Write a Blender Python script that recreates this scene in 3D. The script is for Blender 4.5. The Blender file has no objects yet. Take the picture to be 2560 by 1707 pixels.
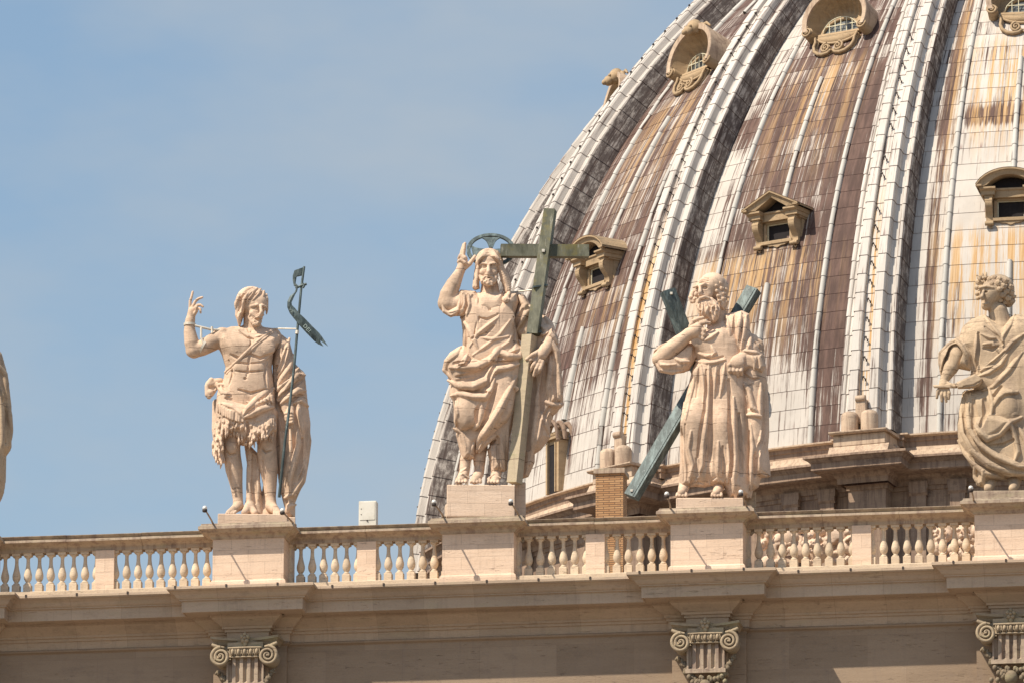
import bpy, math, random
import numpy as np
from mathutils import Matrix, Vector
random.seed(7)
S = bpy.context.scene
COL = S.collection
rad = math.radians
# ------------------------------------------------------------------ camera
CAM = np.array([34.444, -205.799, 0.0]); FPX = 21919.363
YAW, PITCH, ROLL = rad(-9.289), rad(14.288), rad(0.221)
fw = np.array([math.sin(YAW)*math.cos(PITCH), math.cos(YAW)*math.cos(PITCH), math.sin(PITCH)])
r0 = np.array([math.cos(YAW), -math.sin(YAW), 0.0]); u0 = np.cross(r0, fw)
RT = r0*math.cos(ROLL) + u0*math.sin(ROLL); UP = -r0*math.sin(ROLL) + u0*math.cos(ROLL)
cd = bpy.data.cameras.new('camera'); cam = bpy.data.objects.new('camera', cd); COL.objects.link(cam)
cam.matrix_world = Matrix(((RT[0], UP[0], -fw[0], CAM[0]), (RT[1], UP[1], -fw[1], CAM[1]), (RT[2], UP[2], -fw[2], CAM[2]), (0, 0, 0, 1)))
cd.sensor_width = 36; cd.lens = FPX/2560*36; cd.clip_start = 1; cd.clip_end = 5000
S.camera = cam
# ------------------------------------------------------------------ light and sky
SUN_EL, SUN_AZ = rad(53), rad(46)          # azimuth to the left of the facade's normal
tosun = Vector((-math.sin(SUN_AZ)*math.cos(SUN_EL), -math.cos(SUN_AZ)*math.cos(SUN_EL), math.sin(SUN_EL)))
ld = bpy.data.lights.new('sun', 'SUN'); sun = bpy.data.objects.new('sun', ld); COL.objects.link(sun)
ld.energy = 5.0; ld.angle = rad(0.53); ld.color = (1.0, 0.885, 0.72)
sun.rotation_euler = tosun.to_track_quat('Z', 'Y').to_euler(); sun.location = (-60, -60, 120)
W = bpy.data.worlds.new('World'); S.world = W; W.use_nodes = True
nt = W.node_tree; bgn = nt.nodes['Background']
sky = nt.nodes.new('ShaderNodeTexSky'); sky.sky_type = 'NISHITA'; sky.sun_disc = False
sky.sun_elevation = SUN_EL; sky.sun_rotation = math.pi + SUN_AZ; sky.altitude = 50
sky.air_density = 1.35; sky.dust_density = .9; sky.ozone_density = 1.9
def nd(t, ty, **kw):
    n = t.nodes.new(ty)
    for k, v in kw.items(): setattr(n, k, v)
    return n
tc = nd(nt, 'ShaderNodeTexCoord'); mp = nd(nt, 'ShaderNodeMapping'); mp.inputs['Scale'].default_value = (13, 13, 30)
mp.inputs['Rotation'].default_value = (0, 0.35, 0)
cn = nd(nt, 'ShaderNodeTexNoise'); cn.inputs['Scale'].default_value = 1.0; cn.inputs['Detail'].default_value = 5; cn.inputs['Roughness'].default_value = .55
cr = nd(nt, 'ShaderNodeMapRange'); cr.inputs[1].default_value = .40; cr.inputs[2].default_value = .70; cr.inputs[3].default_value = 0.0; cr.inputs[4].default_value = .7
mx = nd(nt, 'ShaderNodeMix', data_type='RGBA'); mx.inputs[7].default_value = (3.9, 4.25, 4.55, 1)
L = nt.links.new
L(tc.outputs['Generated'], mp.inputs['Vector']); L(mp.outputs[0], cn.inputs['Vector']); L(cn.outputs['Fac'], cr.inputs[0])
L(cr.outputs[0], mx.inputs[0]); L(sky.outputs[0], mx.inputs[6]); L(mx.outputs[2], bgn.inputs['Color'])
bgn.inputs['Strength'].default_value = 0.10
S.view_settings.view_transform = 'Standard'; S.view_settings.look = 'None'; S.view_settings.gamma = 1; S.view_settings.use_curve_mapping = False
S.view_settings.exposure = 0.33
S.render.engine = 'CYCLES'
# ------------------------------------------------------------------ helpers
def tag(o, label=None, cat=None, group=None, kind=None):
    if label: o['label'] = label
    if cat: o['category'] = cat
    if group: o['group'] = group
    if kind: o['kind'] = kind
    return o
def empty(name, loc=(0, 0, 0), rz=0.0, label=None, cat=None, group=None, parent=None):
    o = bpy.data.objects.new(name, None); COL.objects.link(o); o.empty_display_size = .3
    o.location = loc; o.rotation_euler = (0, 0, rz); o.parent = parent
    return tag(o, label, cat, group)
class MB:
    def __init__(s): s.v = []; s.f = []; s.sm = []
    def add(s, vs, fs, smooth=False):
        b = len(s.v); s.v += [tuple(map(float, p)) for p in vs]
        s.f += [tuple(b+i for i in f) for f in fs]; s.sm += [smooth]*len(fs); return s
    def box(s, x0, x1, y0, y1, z0, z1, bev=0.0):
        if bev <= 0:
            vs = [(x, y, z) for z in (z0, z1) for y in (y0, y1) for x in (x0, x1)]
            return s.add(vs, [(0, 2, 3, 1), (4, 5, 7, 6), (0, 1, 5, 4), (2, 6, 7, 3), (0, 4, 6, 2), (1, 3, 7, 5)])
        b = bev; rings = []
        for z, i in ((z0, b), (z0+b, 0), (z1-b, 0), (z1, b)):
            xa, xb, ya, yb = x0+i, x1-i, y0+i, y1-i; c = b*.6 if i == 0 else 0
            rings.append([(xa+c, ya, z), (xb-c, ya, z), (xb, ya+c, z), (xb, yb-c, z), (xb-c, yb, z), (xa+c, yb, z), (xa, yb-c, z), (xa, ya+c, z)])
        vs = sum(rings, []); fs = []
        for r in range(3):
            for i in range(8):
                j = (i+1) % 8; fs.append((r*8+i, r*8+j, r*8+8+j, r*8+8+i))
        fs.append(tuple(range(7, -1, -1))); fs.append(tuple(range(24, 32)))
        return s.add(vs, fs)
    def grid(s, rows, close=False, smooth=False, flip=False):
        n = len(rows[0]); vs = [p for r in rows for p in r]; fs = []
        for i in range(len(rows)-1):
            for j in range(n if close else n-1):
                k = (j+1) % n; q = (i*n+j, i*n+k, (i+1)*n+k, (i+1)*n+j)
                fs.append(q[::-1] if flip else q)
        return s.add(vs, fs, smooth)
    def prism(s, poly, x0, x1, axis='x'):
        """poly in (y,z) extruded along x, or (x,z) along y"""
        n = len(poly)
        if axis == 'x': vs = [(x0, a, b) for a, b in poly]+[(x1, a, b) for a, b in poly]
        elif axis == 'y': vs = [(a, x0, b) for a, b in poly]+[(a, x1, b) for a, b in poly]
        else: vs = [(a, b, x0) for a, b in poly]+[(a, b, x1) for a, b in poly]
        fs = [(i, (i+1) % n, n+(i+1) % n, n+i) for i in range(n)]+[tuple(range(n-1, -1, -1)), tuple(range(n, 2*n))]
        return s.add(vs, fs)
    def lathe(s, prof, n=16, c=(0, 0, 0), smooth=True, cap=True):
        rows = [[(c[0]+r*math.cos(2*math.pi*i/n), c[1]+r*math.sin(2*math.pi*i/n), c[2]+z) for i in range(n)] for r, z in prof]
        s.grid(rows, close=True, smooth=smooth)
        if cap:
            s.add(rows[0], [tuple(range(n-1, -1, -1))]); s.add(rows[-1], [tuple(range(n))])
        return s
    def tube(s, pts, r, n=8, smooth=True, flat=None):
        pts = [Vector(p) for p in pts]; m = len(pts); rr = r if isinstance(r, (list, tuple)) else [r]*m
        rows = []; ref = None
        for i, p in enumerate(pts):
            t = (pts[min(i+1, m-1)]-pts[max(i-1, 0)])
            if t.length < 1e-9: t = Vector((0, 0, 1))
            t.normalize()
            if ref is None: ref = Vector((0, 0, 1)) if abs(t.z) < .9 else Vector((0, 1, 0))
            a = (ref - t*ref.dot(t)); a = a.normalized() if a.length > 1e-6 else t.orthogonal().normalized()
            ref = a; b = t.cross(a)
            rows.append([tuple(p + a*rr[i]*math.cos(2*math.pi*k/n) + b*rr[i]*math.sin(2*math.pi*k/n)) for k in range(n)])
        s.grid(rows, close=True, smooth=smooth)
        s.add(rows[0], [tuple(range(n-1, -1, -1))]); s.add(rows[-1], [tuple(range(n))]); return s
    def bar(s, a, b, w, d, up=(0, -1, 0)):
        """rectangular bar from a to b; w across, d along 'up'"""
        a = Vector(a); b = Vector(b); t = (b-a).normalized(); u = Vector(up); u = (u - t*u.dot(t)).normalized(); v = t.cross(u)
        vs = [tuple(p+v*sx*w/2+u*sy*d/2) for p in (a, b) for sx, sy in ((-1, -1), (1, -1), (1, 1), (-1, 1))]
        return s.add(vs, [(3, 2, 1, 0), (4, 5, 6, 7), (0, 1, 5, 4), (1, 2, 6, 5), (2, 3, 7, 6), (3, 0, 4, 7)])
    def ell(s, c, r, n=14, m=9):
        rows = []
        for j in range(m+1):
            p = math.pi*(j/m) - math.pi/2; p = max(min(p, math.pi/2-.02), -math.pi/2+.02)
            rows.append([(c[0]+r[0]*math.cos(p)*math.cos(2*math.pi*i/n), c[1]+r[1]*math.cos(p)*math.sin(2*math.pi*i/n), c[2]+r[2]*math.sin(p)) for i in range(n)])
        s.grid(rows, close=True, smooth=True); s.add(rows[0], [tuple(range(n-1, -1, -1))]); s.add(rows[-1], [tuple(range(n))]); return s
    def build(s, name, mat, parent=None, mtx=None):
        me = bpy.data.meshes.new(name); me.from_pydata(s.v, [], s.f); me.update()
        me.polygons.foreach_set('use_smooth', s.sm)
        if mtx is not None: me.transform(mtx)
        import bmesh
        bm = bmesh.new(); bm.from_mesh(me); bmesh.ops.recalc_face_normals(bm, faces=bm.faces) if getattr(s, 'fix', True) else None
        bm.to_mesh(me); bm.free()
        me.materials.append(mat); o = bpy.data.objects.new(name, me); COL.objects.link(o); o.parent = parent
        return o
def np_mesh(name, V, F, mat, parent=None, smooth=True, uv=None, col=None):
    """V (n,3), F (m,4) quads"""
    me = bpy.data.meshes.new(name); F = np.asarray(F, np.int32); V = np.asarray(V, np.float32)
    me.vertices.add(len(V)); me.vertices.foreach_set('co', V.ravel())
    me.loops.add(F.size); me.loops.foreach_set('vertex_index', F.ravel())
    me.polygons.add(len(F)); me.polygons.foreach_set('loop_start', np.arange(0, F.size, 4, dtype=np.int32))
    try: me.polygons.foreach_set('loop_total', np.full(len(F), 4, np.int32))
    except Exception: pass
    me.polygons.foreach_set('use_smooth', np.full(len(F), smooth))
    if uv is not None:
        l = me.uv_layers.new(name='UVMap'); l.data.foreach_set('uv', np.asarray(uv, np.float32)[F.ravel()].ravel())
    if col is not None:
        a = me.color_attributes.new('stain', 'FLOAT_COLOR', 'POINT'); a.data.foreach_set('color', np.asarray(col, np.float32).ravel())
    me.update(calc_edges=True); me.validate()
    me.materials.append(mat); o = bpy.data.objects.new(name, me); COL.objects.link(o); o.parent = parent
    return o
# ------------------------------------------------------------------ materials
class NT:
    def __init__(s, name, rough=.85, spec=.25, metal=0.0):
        s.m = bpy.data.materials.new(name); s.m.use_nodes = True; s.t = s.m.node_tree; s.b = s.t.nodes['Principled BSDF']
        s.b.inputs['Roughness'].default_value = rough; s.b.inputs['Metallic'].default_value = metal
        s.b.inputs['Specular IOR Level'].default_value = spec
        s.geo = nd(s.t, 'ShaderNodeTexCoord')
    def l(s, a, b): s.t.links.new(a, b)
    def vec(s, scale, src='Object', rot=(0, 0, 0), loc=(0, 0, 0)):
        m = nd(s.t, 'ShaderNodeMapping'); m.inputs['Scale'].default_value = scale; m.inputs['Rotation'].default_value = rot; m.inputs['Location'].default_value = loc
        s.l(s.geo.outputs[src] if isinstance(src, str) else src, m.inputs['Vector']); return m.outputs[0]
    def noise(s, scale=(1, 1, 1), detail=4, rough=.6, src='Object', loc=(0, 0, 0), dist=0):
        n = nd(s.t, 'ShaderNodeTexNoise'); n.inputs['Scale'].default_value = 1; n.inputs['Detail'].default_value = detail; n.inputs['Roughness'].default_value = rough
        n.inputs['Distortion'].default_value = dist
        s.l(s.vec(scale, src, loc=loc), n.inputs['Vector']); return n.outputs['Fac']
    def ramp(s, x, a, b, lo=0.0, hi=1.0):
        n = nd(s.t, 'ShaderNodeMapRange'); n.interpolation_type = 'SMOOTHSTEP'
        n.inputs[1].default_value = a; n.inputs[2].default_value = b; n.inputs[3].default_value = lo; n.inputs[4].default_value = hi
        s.l(x, n.inputs[0]); return n.outputs[0]
    def mix(s, f, a, b, mode='MIX'):
        n = nd(s.t, 'ShaderNodeMix', data_type='RGBA'); n.blend_type = mode
        for sock, v in ((n.inputs[0], f), (n.inputs[6], a), (n.inputs[7], b)):
            if isinstance(v, (int, float)): sock.default_value = v
            elif isinstance(v, tuple): sock.default_value = (*v[:3], 1)
            else: s.l(v, sock)
        return n.outputs[2]
    def math(s, op, a, b=0.0):
        n = nd(s.t, 'ShaderNodeMath', operation=op)
        for sock, v in ((n.inputs[0], a), (n.inputs[1], b)):
            if isinstance(v, (int, float)): sock.default_value = v
            else: s.l(v, sock)
        return n.outputs[0]
    def bump(s, h, dist=.02, strength=1.0, prev=None):
        n = nd(s.t, 'ShaderNodeBump'); n.inputs['Distance'].default_value = dist; n.inputs['Strength'].default_value = strength
        s.l(h, n.inputs['Height'])
        if prev is not None: s.l(prev, n.inputs['Normal'])
        return n.outputs[0]
    def done(s, col, normal=None):
        if isinstance(col, tuple): s.b.inputs['Base Color'].default_value = (*col, 1)
        else: s.l(col, s.b.inputs['Base Color'])
        if normal is not None: s.l(normal, s.b.inputs['Normal'])
        return s.m
def sep(n, src):
    q = nd(n.t, 'ShaderNodeSeparateXYZ'); n.l(src, q.inputs[0]); return q.outputs
def stone(name, base, alt, dirt=(.16, .12, .10), dirt_amt=.5, pit=.8, blocks=None, layer=1.0, src='Object', up_dirt=.0, green=0.0, joints=False, drip=(.52, .72), vary=.12, grime=0.0):
    """travertine: soft horizontal bedding, pits along the beds, stains and lichen"""
    n = NT(name, .9, .2)
    oi = nd(n.t, 'ShaderNodeObjectInfo'); va = nd(n.t, 'ShaderNodeVectorMath', operation='ADD'); n.l(n.geo.outputs[src], va.inputs[0])
    n.l(n.math('MULTIPLY', oi.outputs['Random'], 37.0), va.inputs[1]); sn = va.outputs[0]
    bed = n.noise((.55*layer, .55*layer, 5.5*layer), 7, .7, sn, dist=.35)
    big = n.noise((.35, .35, .8), 4, .6, sn, loc=(3, 1, 7))
    c = n.mix(n.ramp(bed, .30, .72, 0, .8), base, alt)
    c = n.mix(n.ramp(big, .45, .75, 0, .35), c, tuple(x*.72 for x in alt))
    fine = n.noise((18, 18, 40), 3, .6, sn)
    c = n.mix(n.ramp(fine, .45, .75, 0, .22), c, dirt)
    h = n.math('MULTIPLY', fine, .5)
    nm = n.bump(bed, .02, .5)
    # pits elongated along the beds
    p1 = n.noise((3.2, 3.2, 26), 4, .7, sn, loc=(11, 5, 2)); p2 = n.noise((.7, .7, 2.2), 2, .5, sn, loc=(1, 9, 3))
    pits = n.math('MULTIPLY', n.ramp(p1, .60, .70), n.ramp(p2, .46, .6))
    c = n.mix(n.math('MULTIPLY', pits, pit), c, (.20, .12, .08))
    nm = n.bump(n.math('MULTIPLY', pits, -1.0), .03, .6, nm)
    nm = n.bump(fine, .008, .5, nm)
    if blocks:
        w, hgt, amt = blocks
        br = nd(n.t, 'ShaderNodeTexBrick'); br.offset = .5; br.inputs['Scale'].default_value = 1; br.inputs['Mortar Size'].default_value = .006
        br.inputs['Brick Width'].default_value = w; br.inputs['Row Height'].default_value = hgt; br.inputs['Bias'].default_value = 0
        br.inputs['Color1'].default_value = (0, 0, 0, 1); br.inputs['Color2'].default_value = (1, 1, 1, 1); br.inputs['Mortar'].default_value = (.5, .5, .5, 1)
        o = sep(n, n.geo.outputs[src]); cx = nd(n.t, 'ShaderNodeCombineXYZ'); n.l(o[0], cx.inputs[0]); n.l(o[2], cx.inputs[1]); n.l(cx.outputs[0], br.inputs['Vector'])
        c = n.mix(amt, c, n.mix(br.outputs['Color'], tuple(x*.62 for x in alt), tuple(min(1, x*1.25) for x in base)))
        c = n.mix(n.math('MULTIPLY', br.outputs['Fac'], .32), c, (.22, .15, .12))
    c = n.mix(n.ramp(oi.outputs['Random'], 0, 1, 0, vary), c, tuple(x*.62 for x in alt))
    rs = n.noise((6, 6, .55), 5, .7, sn, loc=(2, 6, 1)); c = n.mix(n.ramp(rs, drip[0], drip[1], 0, dirt_amt*.6), c, tuple(x*1.6 for x in dirt))
    if grime > 0:
        gm = n.noise((1.5, 1.5, .8), 9, .72, sn, loc=(6, 3, 2), dist=.5); c = n.mix(n.ramp(gm, .44, .66, 0, grime), c, (.34, .255, .19)); g2 = n.noise((4.5, 4.5, 1.2), 6, .75, sn, loc=(3, 9, 5)); c = n.mix(n.ramp(g2, .56, .72, 0, grime), c, (.19, .145, .115))
    # dirt
    d1 = n.noise((1.1, 1.1, 2.2), 8, .75, sn, loc=(5, 5, 5))
    df = n.ramp(d1, .52, .78, 0, dirt_amt)
    c = n.mix(df, c, dirt)
    if up_dirt > 0:
        g = nd(n.t, 'ShaderNodeNewGeometry'); z = sep(n, g.outputs['True Normal'])[2]
        f = n.math('MULTIPLY', n.ramp(z, .35, .9, 0, up_dirt), n.ramp(d1, .35, .55))
        c = n.mix(f, c, (.12, .11, .085))
    if green > 0:
        gn = n.noise((1.3, 1.3, 6), 5, .7, src, loc=(8, 2, 1)); c = n.mix(n.ramp(gn, .5, .7, 0, green), c, (.40, .38, .22))
    if joints:   # fine joints where the carved blocks meet
        o = sep(n, n.geo.outputs[src]); wob = n.noise((1.2, 1.2, .4), 3, .5, src, loc=(2, 8, 4))
        zz = n.math('ADD', n.math('MULTIPLY', o[2], .83), n.math('MULTIPLY', wob, .10)); fr = n.math('FRACT', zz)
        ln = n.math('LESS_THAN', n.math('ABSOLUTE', n.math('SUBTRACT', fr, .5)), .0055); gate = n.ramp(n.noise((.9, .9, 1.5), 3, .6, src, loc=(1, 3, 9)), .44, .5)
        jf = n.math('MULTIPLY', ln, gate); c = n.mix(n.math('MULTIPLY', jf, .75), c, (.16, .10, .07)); nm = n.bump(n.math('MULTIPLY', jf, -1), .02, .8, nm)
    return n.done(c, nm)
M = {}
M['statue'] = stone('statue_travertine', (.76, .57, .43), (.69, .505, .37), dirt=(.22, .14, .10), dirt_amt=.50, pit=.95, grime=.62, vary=.08, layer=1.4, joints=True)
M['statue_worn'] = stone('worn_travertine', (.60, .46, .32), (.53, .40, .275), dirt=(.13, .09, .06), dirt_amt=.65, pit=.9, layer=1.5, up_dirt=.35, joints=True, grime=.8, vary=.05)
M['pedestal'] = stone('pedestal_travertine', (.77, .60, .47), (.68, .50, .37), dirt_amt=.30, pit=.7, blocks=(.83, .31, .20), layer=1.6)
M['rail'] = stone('rail_travertine', (.50, .40, .30), (.42, .325, .25), dirt=(.12, .08, .07), dirt_amt=.95, pit=.5, up_dirt=.6, green=.35, drip=(.46, .64))
M['garland'] = stone('shaded_carved_travertine', (.27, .215, .15), (.18, .14, .10), dirt=(.05, .04, .03), dirt_amt=.8, pit=.4, green=.4)  # darker copy of the carved stone: shade under the neck put into its colour
M['baluster'] = stone('baluster_travertine', (.74, .61, .46), (.64, .51, .38), dirt_amt=.5, pit=.5, vary=.4)
M['shaft'] = stone('grey_green_stone', (.56, .47, .345), (.46, .385, .275), dirt_amt=.6, pit=.5, green=.55, joints=True)
M['cornice'] = stone('cornice_travertine', (.56, .43, .32), (.46, .35, .26), dirt=(.16, .12, .10), dirt_amt=.45, pit=.4, blocks=(1.25, 3.0, .22), layer=1.2, up_dirt=.35, green=.15)
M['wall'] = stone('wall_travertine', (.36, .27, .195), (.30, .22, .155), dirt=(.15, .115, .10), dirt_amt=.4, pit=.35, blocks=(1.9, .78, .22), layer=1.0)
M['carved'] = stone('carved_travertine', (.46, .37, .26), (.35, .275, .19), dirt=(.08, .06, .05), dirt_amt=.8, pit=.5, up_dirt=.3, green=.5)
M['drumstone'] = stone('drum_travertine', (.40, .29, .215), (.30, .21, .155), dirt=(.09, .06, .05), dirt_amt=.9, pit=.3, layer=.7, up_dirt=.3, drip=(.44, .60))
M['drumlight'] = stone('drum_pale_stone', (.60, .47, .35), (.50, .375, .28), dirt=(.14, .09, .07), dirt_amt=.85, pit=.3, layer=.7, up_dirt=.3, drip=(.46, .64))
M['dormer'] = stone('ochre_dormer_stone', (.50, .37, .235), (.37, .265, .165), dirt=(.10, .07, .05), dirt_amt=.7, pit=.2, layer=.8, up_dirt=.5)
def plain(name, c, c2=None, rough=.6, metal=0.0, sc=6, spec=.4, src='Object'):
    n = NT(name, rough, spec, metal); c2 = c2 or tuple(x*.7 for x in c)
    f = n.noise((sc, sc, sc), 5, .65, src)
    return n.done(n.mix(n.ramp(f, .35, .7), c, c2), n.bump(f, .01, .3))
M['iron'] = plain('dark_iron', (.035, .03, .03), (.07, .045, .035), .7)
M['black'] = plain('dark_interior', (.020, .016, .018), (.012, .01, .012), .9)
M['box'] = plain('white_painted_metal', (.72, .69, .62), (.60, .57, .50), .5, sc=3)
M['chrome'] = plain('bright_lamp_metal', (.80, .78, .74), (.62, .60, .56), .35, .15)
M['strap'] = plain('pale_metal_strap', (.74, .68, .58), (.55, .50, .42), .5, .2)
M['glass'] = plain('dusty_window_glass', (.10, .115, .125), (.16, .17, .17), .18, spec=.6)
M['muntin'] = plain('pale_window_bars', (.70, .66, .50), (.58, .53, .38), .6)
def bronze():
    n = NT('weathered_bronze', .62, .4, .15)
    f = n.noise((3, 3, 1.2), 7, .7); g = n.noise((9, 9, 2), 6, .75, loc=(4, 4, 1)); y = n.noise((2.2, 2.2, 2.2), 5, .7, loc=(7, 1, 3))
    c = n.mix(n.ramp(f, .38, .66), (.085, .088, .062), (.19, .19, .14))
    c = n.mix(n.ramp(y, .5, .68, 0, .75), c, (.20, .17, .055))
    c = n.mix(n.ramp(g, .56, .74, 0, .8), c, (.40, .39, .33))
    return n.done(c, n.bump(g, .006, .4))
M['bronze'] = bronze()
def bronze2():
    n = NT('dark_blue_green_bronze', .55, .4, .2)
    g = n.noise((7, 7, 1.5), 6, .75, loc=(4, 4, 1)); y = n.noise((14, 14, 5), 6, .75, loc=(7, 1, 3))
    c = n.mix(n.ramp(g, .42, .68), (.055, .075, .078), (.15, .20, .205))
    c = n.mix(n.ramp(y, .57, .72, 0, .75), c, (.30, .345, .345))
    return n.done(c, n.bump(y, .006, .4))
M['bronze_dark'] = bronze2()
def brick():
    n = NT('roman_brick', .9, .2)
    br = nd(n.t, 'ShaderNodeTexBrick'); br.offset = .5; br.inputs['Scale'].default_value = 1; br.inputs['Mortar Size'].default_value = .009
    br.inputs['Brick Width'].default_value = .30; br.inputs['Row Height'].default_value = .060; br.inputs['Mortar Smooth'].default_value = .2
    br.inputs['Color1'].default_value = (.40, .215, .105, 1); br.inputs['Color2'].default_value = (.54, .33, .175, 1); br.inputs['Mortar'].default_value = (.17, .11, .07, 1)
    o = sep(n, n.geo.outputs['Object']); cx = nd(n.t, 'ShaderNodeCombineXYZ'); n.l(n.math('ADD', o[0], o[1]), cx.inputs[0]); n.l(o[2], cx.inputs[1]); n.l(cx.outputs[0], br.inputs['Vector'])
    d = n.noise((3, 3, 5), 5, .7); c = n.mix(n.ramp(d, .5, .75, 0, .5), br.outputs['Color'], (.20, .12, .08))
    return n.done(c, n.bump(n.math('MULTIPLY', br.outputs['Fac'], -1), .01, .8))
M['brick'] = brick()
def lead(name, light=(.56, .52, .48), rib=False, flank=False, joint=.5):
    """weathered lead sheet; UV in metres (u across, v down the slope); 'stain' attribute holds brown, ochre, row-random"""
    n = NT(name, .72, .2)
    at = nd(n.t, 'ShaderNodeAttribute', attribute_name='stain'); s3 = sep(n, at.outputs['Vector'])
    uv = sep(n, n.geo.outputs['UV'])
    row = n.math('FLOOR', n.math('DIVIDE', uv[1], .75))
    cx = nd(n.t, 'ShaderNodeCombineXYZ'); n.l(uv[0], cx.inputs[0]); n.l(uv[1], cx.inputs[1]); n.l(n.math('MULTIPLY', row, .23), cx.inputs[2])
    v = cx.outputs[0]
    st = n.noise((9.0, .17, .8), 6, .78, v); st2 = n.noise((21, .33, 1), 4, .7, v, loc=(4, 2, 0)); lo = n.noise((.9, .5, .0), 4, .6, v, loc=(1, 7, 0))
    lev = n.math('ADD', n.math('MULTIPLY', st, .80), n.math('ADD', n.math('MULTIPLY', st2, .30), n.math('MULTIPLY', lo, .22)))
    thr = n.math('SUBTRACT', lev, n.math('MULTIPLY', n.math('SUBTRACT', 1.0, s3[0]), .55))   # brown where positive
    fb = n.ramp(thr, .29, .41)
    c = n.mix(n.ramp(n.noise((1.3, .6, 1), 4, .6, v, loc=(9, 9, 0)), .3, .7), light, tuple(x*.86 for x in light))
    cb = n.mix(n.ramp(n.noise((5, .6, 1), 4, .7, v, loc=(2, 3, 0)), .35, .7), (.055, .026, .021), (.125, .070, .057))
    c = n.mix(n.math('MULTIPLY', fb, .96), c, cb)
    fo = n.math('MULTIPLY', s3[1], n.ramp(n.noise((5.5, .13, .3), 5, .75, v, loc=(6, 1, 0)), .46, .57))
    c = n.mix(fo, c, n.mix(n.ramp(st2, .4, .65), (.46, .27, .11), (.60, .43, .25)))
    # grime line at every sheet joint
    fr = n.math('FRACT', n.math('DIVIDE', uv[1], .75)); e = n.math('MULTIPLY', n.ramp(fr, .95, .985), joint)
    c = n.mix(e, c, (.14, .08, .075))
    # short rust drips under the joints
    dr = n.noise((7, 0.0, 1), 3, .7, v, loc=(3, 3, 0)); f = n.math('MULTIPLY', n.ramp(dr, .60, .68), n.ramp(fr, .0, .45, .8, .0)); c = n.mix(f, c, (.20, .11, .10))
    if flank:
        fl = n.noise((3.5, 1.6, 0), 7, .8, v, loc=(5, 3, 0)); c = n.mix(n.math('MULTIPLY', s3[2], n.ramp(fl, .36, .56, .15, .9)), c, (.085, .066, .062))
    nm = n.bump(n.noise((2.5, .8, 1), 4, .6, v), .03, .35); nm = n.bump(st2, .006, .4, nm)
    return n.done(c, nm)
M['lead'] = lead('dome_lead')
M['leadrib'] = lead('rib_lead', (.60, .56, .52), flank=True)
M['roll'] = lead('roll_lead', (.54, .525, .495), joint=.2)
# ================================================================== FACADE
H0 = 48.608
def unproj(px, py, Y):
    d = fw*FPX + RT*(px-1280) + UP*(853.5-py); t = (Y-CAM[1])/d[1]; return CAM + d*t
PX = [-13.077, -5.662, 0.0, 5.662, 13.077]
g = MB(); n_ = 24
g.grid([[(x, y, -1.7) for x in np.linspace(-1500, 1500, n_)] for y in np.linspace(-1200, 1800, n_)])
tag(g.build('ground', plain('piazza_paving', (.19, .155, .12), (.15, .12, .095), .9, sc=.2)), kind='structure')
facade = empty('basilica_facade', (0, 0, H0), label='travertine basilica front with deep cornice and carved capitals under the balustrade', cat='facade')
def path(d, ress, x0=-42., x1=42.):
    """plan line at projection d; ress: list of (centre, [(half, step), ...]) stepping forward, outermost first"""
    pts = [(x0, -d)]
    for c, steps in ress:
        a = 0
        for h, s in steps: pts += [(c-h-d, -d-a), (c-h-d, -d-s)]; a = s
        for k in range(len(steps)-1, -1, -1):
            h, s = steps[k]; a = steps[k-1][1] if k else 0
            pts += [(c+h+d, -d-s), (c+h+d, -d-a)]
    pts.append((x1, -d)); return pts
def run(name, prof, ress, mat, parent):
    b = MB(); rows = [[(x, y, z) for x, y in path(d, ress)] for d, z in prof]; b.grid(rows); b.fix = False
    # orient outward
    o = b.build(name, mat, parent); return o
RX = [-20.49, -13.077, -5.662, 5.662, 13.077, 20.49]
r1 = [(c, [(.80, .45)]) for c in RX]
cor = [(-.9, -1.60), (.80, -1.665), (1.00, -1.715), (1.02, -1.725), (1.02, -1.785), (.99, -1.79), (.985, -1.81), (.93, -1.83), (.86, -1.885), (.81, -1.955), (.78, -1.985), (.755, -1.99), (.755, -2.02), (.70, -2.03), (.695, -2.30), (.665, -2.305), (.66, -2.285), (.12, -2.285)]
run('cornice', cor, r1, M['cornice'], facade)
r2 = [(c, [(1.05, .15), (.58, .45)]) for c in RX]
bed = [(.30, -2.28), (.30, -2.345), (.27, -2.35), (.24, -2.39), (.12, -2.48), (.06, -2.53), (.04, -2.54), (.04, -2.60), (-.01, -2.605), (-.015, -2.67), (-.06, -2.68), (-.065, -2.87)]
run('bed_moulding', bed, r2, M['cornice'], facade)
r3 = [(c, [(1.0, .15), (.50, .42)]) for c in RX]
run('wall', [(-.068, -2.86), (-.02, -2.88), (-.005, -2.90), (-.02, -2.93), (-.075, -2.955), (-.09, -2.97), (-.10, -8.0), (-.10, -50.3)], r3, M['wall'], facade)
# roof terrace and flanks behind the balustrade
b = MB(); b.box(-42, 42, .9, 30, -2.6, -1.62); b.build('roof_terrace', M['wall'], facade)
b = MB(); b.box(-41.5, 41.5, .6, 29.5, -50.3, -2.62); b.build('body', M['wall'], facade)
# small clamps on the cornice lip
b = MB(); b.box(-.022, .022, -.135, 0, -.035, .03); o_ = b.build('lip_clamp', M['iron'], None); CL = o_.data; bpy.data.objects.remove(o_)
for k in range(-12, 17):
    x = k*1.27+.35; s = .45 if any(abs(x-c) < 1.78 for c in RX) else 0
    if abs(x) < 15: o_ = bpy.data.objects.new('lip_clamp', CL); COL.objects.link(o_); o_.parent = facade; o_.location = (x, -.9-s, -1.73)
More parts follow.
